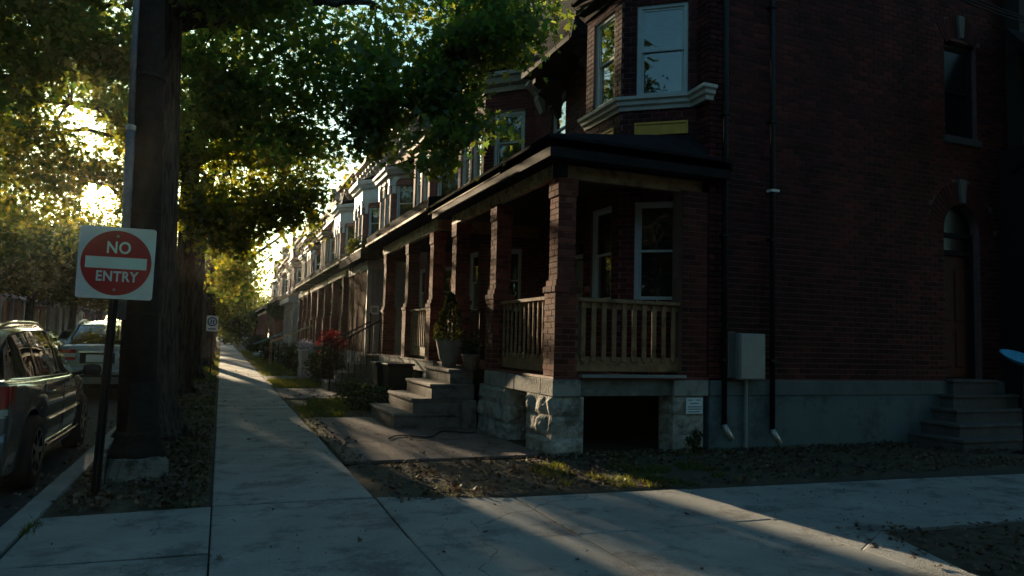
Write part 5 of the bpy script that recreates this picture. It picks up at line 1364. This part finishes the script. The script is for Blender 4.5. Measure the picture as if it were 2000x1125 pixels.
    for wy in wheels:
        for sgn in (1,-1):
            wv = MB(); wv.smooth = True
            pr__ = [(.0,-.10),(wr_*.62,-.10),(wr_*.68,-.105),(wr_*.94,-.10),(wr_,-.07),(wr_,.07),(wr_*.94,.10),(wr_*.68,.105),(wr_*.62,.10)]
            kq = 28; vv_ = []; ff_ = []
            for (r,d) in pr__:
                for j in range(kq): th = 2*math.pi*j/kq; vv_.append((sgn*(Wd-.10)+d, wy+math.cos(th)*r, wr_+math.sin(th)*r))
            for i in range(len(pr__)-1):
                for j in range(kq): a = i*kq+j; c_ = i*kq+(j+1)%kq; ff_.append((a,c_,c_+kq,a+kq))
            wv.add(vv_, ff_); wh_ = part('wheel', wv, M['tyre'], t, world=False)
            rm = MB()
            for q in range(7):
                th = 2*math.pi*q/7; c, s = math.cos(th), math.sin(th)
                rm.add([(sgn*(Wd+.004), wy+c*r-s*w2_, wr_+s*r+c*w2_) for (r,w2_) in ((.03,-.03),(wr_*.6,-.022),(wr_*.6,.022),(.03,.03))], [(0,1,2,3)])
            for (r0_,r1_) in ((wr_*.57,wr_*.66),(0.0,.05)):
                for j in range(kq):
                    t0, t1 = 2*math.pi*j/kq, 2*math.pi*(j+1)/kq
                    rm.add([(sgn*(Wd+.006), wy+math.cos(a)*r, wr_+math.sin(a)*r) for a,r in ((t0,r0_),(t1,r0_),(t1,r1_),(t0,r1_))], [(0,1,2,3)])
            part('rim', rm, M['rim'], wh_, world=False)
    # rear: bumper, plate, hatch line
    bp_ = MB(); bp_.smooth = True
    row = [(x, rear-.06+.10*(abs(x)/.8)**3) for x in np.linspace(-.82,.82,13)]
    vs_ = []
    for (dz,dy) in ((.30,.03),(.34,0),(.52,-.02),(.60,-.01),(.62,.05)):
        for (x,y) in row: vs_.append((x,y+dy,dz))
    bp_.add(vs_, [(r_*13+i,r_*13+i+1,(r_+1)*13+i+1,(r_+1)*13+i) for r_ in range(4) for i in range(12)]); part('bumper', bp_, paint, t, world=False)
    part('bumper_strip', MB().box(-.6,.6,rear-.085,rear-.07,.43,.47), M['car_trim'], t, world=False)
    if plate_:
        part('plate_recess', MB().box(-.34,.34,rear-.012,rear-.004,.68,.87), M['car_trim'], t, world=False)
        part('number_plate', MB().box(-.22,.22,rear-.02,rear-.013,.70,.84), M['plate'], t, world=False)
        part('hatch_handle', MB().box(-.36,.36,rear-.03,rear-.0,.875,.905), M['chrome'], t, world=False)
    return t
car('parked_car', 'grey estate car parked at the kerb beside the pole, its tail cut by the frame', (-2.50,9.55,-.125), R(.5), 'wagon', M['car_grey'])
c2_ = car('parked_car', 'silver car seen from behind past the NO ENTRY sign post', (-2.46,20.2,-.125), R(0), 'hatch', M['car_silver']); c2_.scale = (.98,1,1.17)
c3_ = car('parked_car', 'small dark car parked on the far side of the road', (-8.2,40,-.125), R(180), 'hatch', M['car_grey'], detail=False)
for (x,y,r_,pm,lab) in ((-8.1,50,180,'car_white','pale car parked far along the other kerb'),(-2.6,47,0,'car_silver','distant silver car parked ahead on the near kerb'),(2.0,100,85,'car_white','white car crossing where the pavement ends')):
    c_ = copy_tree(c3_); c_.location = (x,y,-.125 if x < 0 else .0); c_.rotation_euler = (0,0,R(r_)); c_['label'] = lab
    for o in c_.children:
        if o.name.split('.')[0] in ('body','roof','pillar','bumper'):
            o.data = o.data.copy(); o.data.materials[0] = M[pm]

# ================================================================ PLANTS, POTS, SMALL THINGS
def foliage_object(blobs, name, size, shape, lm, per, spread, parent=None, thr=-1, flat=1, droop=.2):
    P, tone, C = blob_points(blobs, per, spread, thr, flat=flat); me = leaf_mesh(name, P, size, shape, vals=tone, droop=droop)
    return link_mesh(name, me, lm, parent), C
pp = thing('potted_conifer', 'cone shaped evergreen in a pale wicker urn on the top step', 'potted plant', (3.66,12.0,.91))
b = MB(); b.smooth = True; b.lathe(3.66,12.0,[(.09,.91),(.12,.93),(.13,1.0),(.17,1.06),(.20,1.2),(.235,1.36),(.25,1.385),(.23,1.39),(.2,1.36)],24); part('urn', b, M['pot'], pp)
P_ = []
for i in range(1500):
    z = random.random()**1.1; a = random.uniform(0,2*math.pi); r = .25*(1-z)**.62*(.72+.35*random.random())*(1+.35*noise.noise(Vector((math.cos(a)*2,math.sin(a)*2,z*5))))+.01; P_.append((3.66+math.cos(a)*r, 12.0+math.sin(a)*r, 1.38+z*.80))
P_ = np.repeat(np.array(P_),3,axis=0)+np.random.normal(0,.012,(4500,3))
link_mesh('foliage', leaf_mesh('foliage', P_, .035, RHOMB, lean=1.2, vals=np.random.rand(len(P_))**1.5, droop=-1), M['conifer'], pp)
part('stem', MB().tube([(3.66,12,1.3),(3.66,12,2.0)], .02, 6), M['stem'], pp)
p2 = thing('potted_plant', 'small leggy plant in a worn pot beside the evergreen urn', 'potted plant', (3.72,11.3,.91))
b = MB(); b.smooth = True; b.lathe(3.74,11.05,[(.08,.91),(.10,.93),(.15,1.12),(.165,1.16),(.14,1.16)],18); part('pot', b, M['terracotta'], p2)
foliage_object([(3.74,11.05,1.26,.17,.17,.13,60)], 'foliage', .05, RHOMB, M['shrub'], 8, .03, p2)
b = MB()
for i in range(9): a = random.uniform(0,6.28); b.tube([(3.74,11.05,1.15),(3.74+.1*math.cos(a),11.05+.1*math.sin(a),1.35),(3.74+.24*math.cos(a),11.05+.24*math.sin(a),1.42)], .005, 4)
part('stem', b, M['stem'], p2)
def bush(name, label, x,y,z,rx,ry,rz,n,size,lm,cat='shrub',per=10,group=None,shape=RHOMB):
    t = thing(name, label, cat, (x,y,0), group); foliage_object([(x,y,z,rx,ry,rz,n)],'foliage',size,shape,lm,per,.06 if n>50 else .03,t,thr=-.25 if n>50 else -3)
    b = MB()
    for i in range(7): a = random.uniform(0,6.28); b.tube([(x,y,-.05),(x+rx*.3*math.cos(a),y+ry*.3*math.sin(a),z*.6),(x+rx*.7*math.cos(a),y+ry*.7*math.sin(a),z+rz*.3)], .01, 4)
    part('stem', b, M['stem'], t); return t
SG = 'front garden shrubs'
bush('shrub','low blue green shrub at the foot of the concrete steps',2.95,14.2,.18,.65,.75,.26,150,.07,M['shrub'],group=SG)
bush('shrub','dark loose shrub between the iron rails and second path',2.75,16.0,.2,.5,.6,.25,110,.06,M['shrub'],group=SG)
bush('shrub','tall dark bush standing before the grey boarded porch',2.85,21.3,.55,.55,.9,.55,260,.07,M['shrub'],group=SG)
bush('red_shrub','crimson leaved shrub glowing beside the iron stair rail',3.1,22.3,1.1,.4,.8,.45,75,.085,M['red_leaf'],per=10)
bush('shrub','dark hedge bush beyond the red shrub',2.9,26.5,.5,.6,1.2,.5,200,.09,M['shrub'],group=SG)
bush('shrub','rounded shrub in front of the far brick porch',2.9,31,.5,.7,1.4,.5,200,.1,M['shrub'],group=SG)
bush('shrub','spreading shrub near the blue steps',2.7,40,.45,.8,2.0,.5,220,.12,M['shrub'],group=SG)
bush('shrub','shrub mass at the edge of the far lawns',2.6,56,.6,.9,3.0,.7,260,.16,M['shrub'],group=SG)
bush('vine','leafy vine draped over a far porch roof',4.0,56,3.2,1.0,4.0,.8,300,.16,M['shrub'],'vine')
bush('roof_plant','straggly plant growing on the grey porch roof edge',3.8,22.6,4.2,.35,1.0,.25,60,.08,M['grass'],'plant')
bush('wall_weed','small dark weed growing against the noticed stone pier',5.85,8.02,.14,.13,.06,.13,28,.05,M['shrub'],'plant',per=6)
fb = thing('flower_box', 'pale flower box with lilac blooms near the far steps', 'flower box', (2.7,24.5,0))
bevel(part('box', MB().box(2.5,2.95,24.8,26.0,.0,.9), M['pale_siding'], fb), .01); foliage_object([(2.72,25.4,1.05,.3,.6,.16,70)],'foliage',.07,RHOMB,M['flower'],6,.05,fb)
for (x,y,lab) in ((3.4,14.7,'black lidded bin standing behind the concrete steps'),(3.3,15.35,'black bin with pale cord, farther from the steps')):
    t = thing('wheelie_bin', lab, 'bin', (x,y,0), 'black bins by the second porch')
    b = MB(); b.add([(x-.2,y-.22,.06),(x+.2,y-.22,.06),(x+.2,y+.22,.06),(x-.2,y+.22,.06),(x-.26,y-.28,.82),(x+.26,y-.28,.82),(x+.26,y+.28,.82),(x-.26,y+.28,.82)],[(0,3,2,1),(4,5,6,7),(0,1,5,4),(1,2,6,5),(2,3,7,6),(3,0,4,7)]); bevel(part('bin_body', b, M['car_trim'], t), .02, 2)
    bevel(part('lid', MB().box(x-.29,x+.29,y-.31,y+.31,.825,.875), M['car_trim'], t), .015, 2)
    part('wheel', MB().box(x+.1,x+.22,y-.2,y+.2,-.01,.14), M['tyre'], t)
# hose or root lying on the path
b = MB(); b.smooth = True; b.tube([(2.2+.11*i, 9.9+.22*math.sin(i*.9)+.05*i, .018) for i in range(14)], .011, 6); tag(part('garden_hose', b, M['stem']), 'thin dark hose lying curved on the red brown path', 'hose')

# ================================================================ FALLEN LEAVES AND GRASS
def scatter(name, regions, size, shape, lm, z=.012, lean=.35, label=None, cat=None, up=False):
    Ps = []
    for (x0,x1,y0,y1,n,fn) in regions:
        q = np.column_stack([np.random.uniform(x0,x1,n*2), np.random.uniform(y0,y1,n*2)])
        kk = [i for i in range(len(q)) if fn is None or fn(q[i][0],q[i][1])][:n]; q = q[kk]
        Ps.append(np.column_stack([q, np.full(len(q), z)+np.random.uniform(-.012,.014,len(q))]))
    P = np.vstack(Ps); me = leaf_mesh(name, P, size, shape, lean=lean, vals=np.random.rand(len(P))**1.6)
    o = link_mesh(name, me, lm); o['kind'] = 'stuff'
    if label: tag(o, label, cat)
    return o
def clumpy(s, thr): return lambda x,y: noise.noise(Vector((x*s,y*s,5)))+.5*noise.noise(Vector((x*s*3,y*s*3,1))) > thr
scatter('leaf_litter', [(1.4,12,6.15,8.1,3800,clumpy(1.1,-.35)),(4.6,12,1.4,4.2,2900,lambda x,y: x > 4.85+abs(4.22-y)*-.25),(-1.15,-.06,6.5,12,3000,clumpy(1.3,-.35)),(-1.15,-.06,12,30,3200,clumpy(1.3,-.2)),(1.4,3.6,12.9,40,1700,clumpy(1.2,.0)),(1.4,3.8,8.3,12.6,110,clumpy(1.5,.2)),(3.7,6.2,7.9,8.3,420,None),(-1.5,-1.36,5,20,160,None),(1.35,1.6,8.2,13,160,None),(6.2,9.6,7.7,8.1,420,None),
    (-1.1,4,3.4,6.3,16,None),(4.3,5.1,2.6,4.4,130,None),(0,1.3,7,30,40,None),(-3,-1.4,5,14,110,None)], .066, MAPLE, M['litter'], lean=.28, label='brown fallen leaves over the verges and lawn', cat='leaves')
scatter('twig_debris', [(-1.1,4.3,2.6,6.3,170,None),(0,1.3,6.4,24,260,None),(4.3,9,4.3,5.9,260,None),(1.4,3.7,8.3,12.8,300,None),(-2.6,-1.4,5,14,200,None)], .02, RHOMB, M['litter'], z=.008, lean=.3, label='bits of twig and seed scattered on the pavement', cat='debris')
def blades(name, regions, lm, label):
    vs = []; fs = []; vals = []
    for (x0,x1,y0,y1,n,h,fn) in regions:
        c = 0
        for i in range(n*3):
            if c >= n: break
            x, y = random.uniform(x0,x1), random.uniform(y0,y1)
            if fn and not fn(x,y): continue
            c += 1; a = random.uniform(0,6.28); w_ = .0035*(1+y*.06); hh = h*random.uniform(.5,1.3); lx, ly = random.gauss(0,.5)*hh, random.gauss(0,.5)*hh
            k = len(vs); vs += [(x-math.cos(a)*w_,y-math.sin(a)*w_,-.03),(x+math.cos(a)*w_,y+math.sin(a)*w_,-.03),(x+lx,y+ly,hh-.02)]; fs.append((k,k+1,k+2)); v = random.random(); vals += [v]*3
    me = bpy.data.meshes.new(name); me.from_pydata(vs, [], fs); at = me.attributes.new('bv','FLOAT','POINT'); at.data.foreach_set('value', vals)
    o = link_mesh(name, me, lm); o['kind'] = 'stuff'; tag(o, label, 'grass')
blades('grass', [(3.2,5.4,6.2,7.6,5000,.06,clumpy(2.2,.1)),(1.5,9,6.2,8.0,2500,.04,clumpy(1.2,.15)),(-1.15,-.05,6.5,22,9000,.05,clumpy(1.5,.1)),(-1.15,-.05,22,60,9000,.10,None),
   (1.4,3.7,12.9,16.6,9000,.08,clumpy(1.0,-.1)),(1.4,2.6,20,23.4,6000,.11,None),(1.4,3.4,25.5,60,14000,.13,None),(1.34,1.5,8.2,13,900,.05,None),(-1.21,-1.12,5.6,7.0,260,.05,clumpy(3,.0)),(3.9,9.6,7.8,8.1,900,.07,clumpy(2,.1))], M['grass'], 'thin tufts of grass on the lawns and verge')

# ================================================================ THE CORNER BEHIND THE VIEWER (unseen, added to shade the end wall and fill the window glass)
for k,(x,y,lab) in enumerate(((3,-9,'large tree across the side street'),(11,-9.5,'broad tree across the side street'),(19,-9,'tree across the side street further along'),(-6,-10,'tree on the corner behind'),(-11.5,-2.5,'leafy tree across the road beside the corner'),(-15,-7,'tree standing back from the far corner'),(-11,5,'tree across the road out to the side'),(12.5,-.8,'spreading tree over the side pavement'))):
    build_tree('street_tree', lab, (x,y), .28, 3.2, [(x-3.5,y,7,.14),(x+3.5,y,6.5,.14),(x,y+2,8.5,.15),(x,y-2,8.5,.15)],
      [(x,y,10.5 if x < -11 else 7.2,4.8,4.4,6.5 if x < -11 else 4.2,1700 if x < -11 else 1100),(x+2.5,y,4.6,2.4,2.4,2.2,350),(x-2.5,y,4.6,2.4,2.4,2.2,350)] if x < 12.4 or y < -2 else [(x,y+1.2,9.3,5.6,5.2,2.6,1500)],  # tall crowns block reflected sky; the lone high crown is added shade
      .24, RHOMB, M['leaf_op'], per=14, spread=.38, group='trees across the side street', thr=-.4, twigs=15, k=10, flare=1.2, docarve=False)
for k,(x,w_,mt) in enumerate(((-1,10,'brick_brown'),(10,10,'brick_far'),(21,12,'pale_siding'),(-26,14,'brick_far_b'))):  # out-of-view house row, added to cut sky light on the end wall
    o = thing('side_street_house', ('brown brick house across the side street','red brick house across the side street','pale boarded house across the side street','orange brick house across both streets')[k], 'house', (x,-14,0), 'houses across the side street')
    hs = []
    for i in range(4):
        c = w_*(i+.5)/4; hs += [(c-.45,c+.45,1.2,2.9),(c-.45,c+.45,4.6,6.2)]
    b = MB(); wall_boxes(b,(x+w_,-14,0),(-1,0,0),(0,1,0),0,w_,0,9.0,hs,.3); part('wall', b, M[mt], o)
    for (a0,a1,z0,z1) in hs: window(o,(x+w_,-14,0),(-1,0,0),(0,1,0),a0,a1,z0,z1,setback=.1,fw=.09,blind=('flat',1,'curtain'),detail=False)
    part('roof', MB().box(x-.3,x+w_+.3,-22,-13.6,9.0,9.3), M['roof'], o); part('room', MB().box(x,x+w_,-15.2,-15,0,9), M['dark'], o)
flush_bricks()
hz = MB(); hz.box(-901,901,-301,1501,-1.3,14.6)
hm = bpy.data.materials.new('haze'); hm.use_nodes = True; hn = hm.node_tree.nodes; hn.remove(hn['Principled BSDF'])
pv = hn.new('ShaderNodeVolumePrincipled'); pv.inputs['Color'].default_value = (.95,.93,.9,1); pv.inputs['Density'].default_value = .00026; pv.inputs['Anisotropy'].default_value = .78
hm.node_tree.links.new(pv.outputs[0], hn['Material Output'].inputs['Volume'])
o = part('haze', hz, hm); o['kind'] = 'stuff'; tag(o, 'thin golden evening haze in the street air', 'haze')
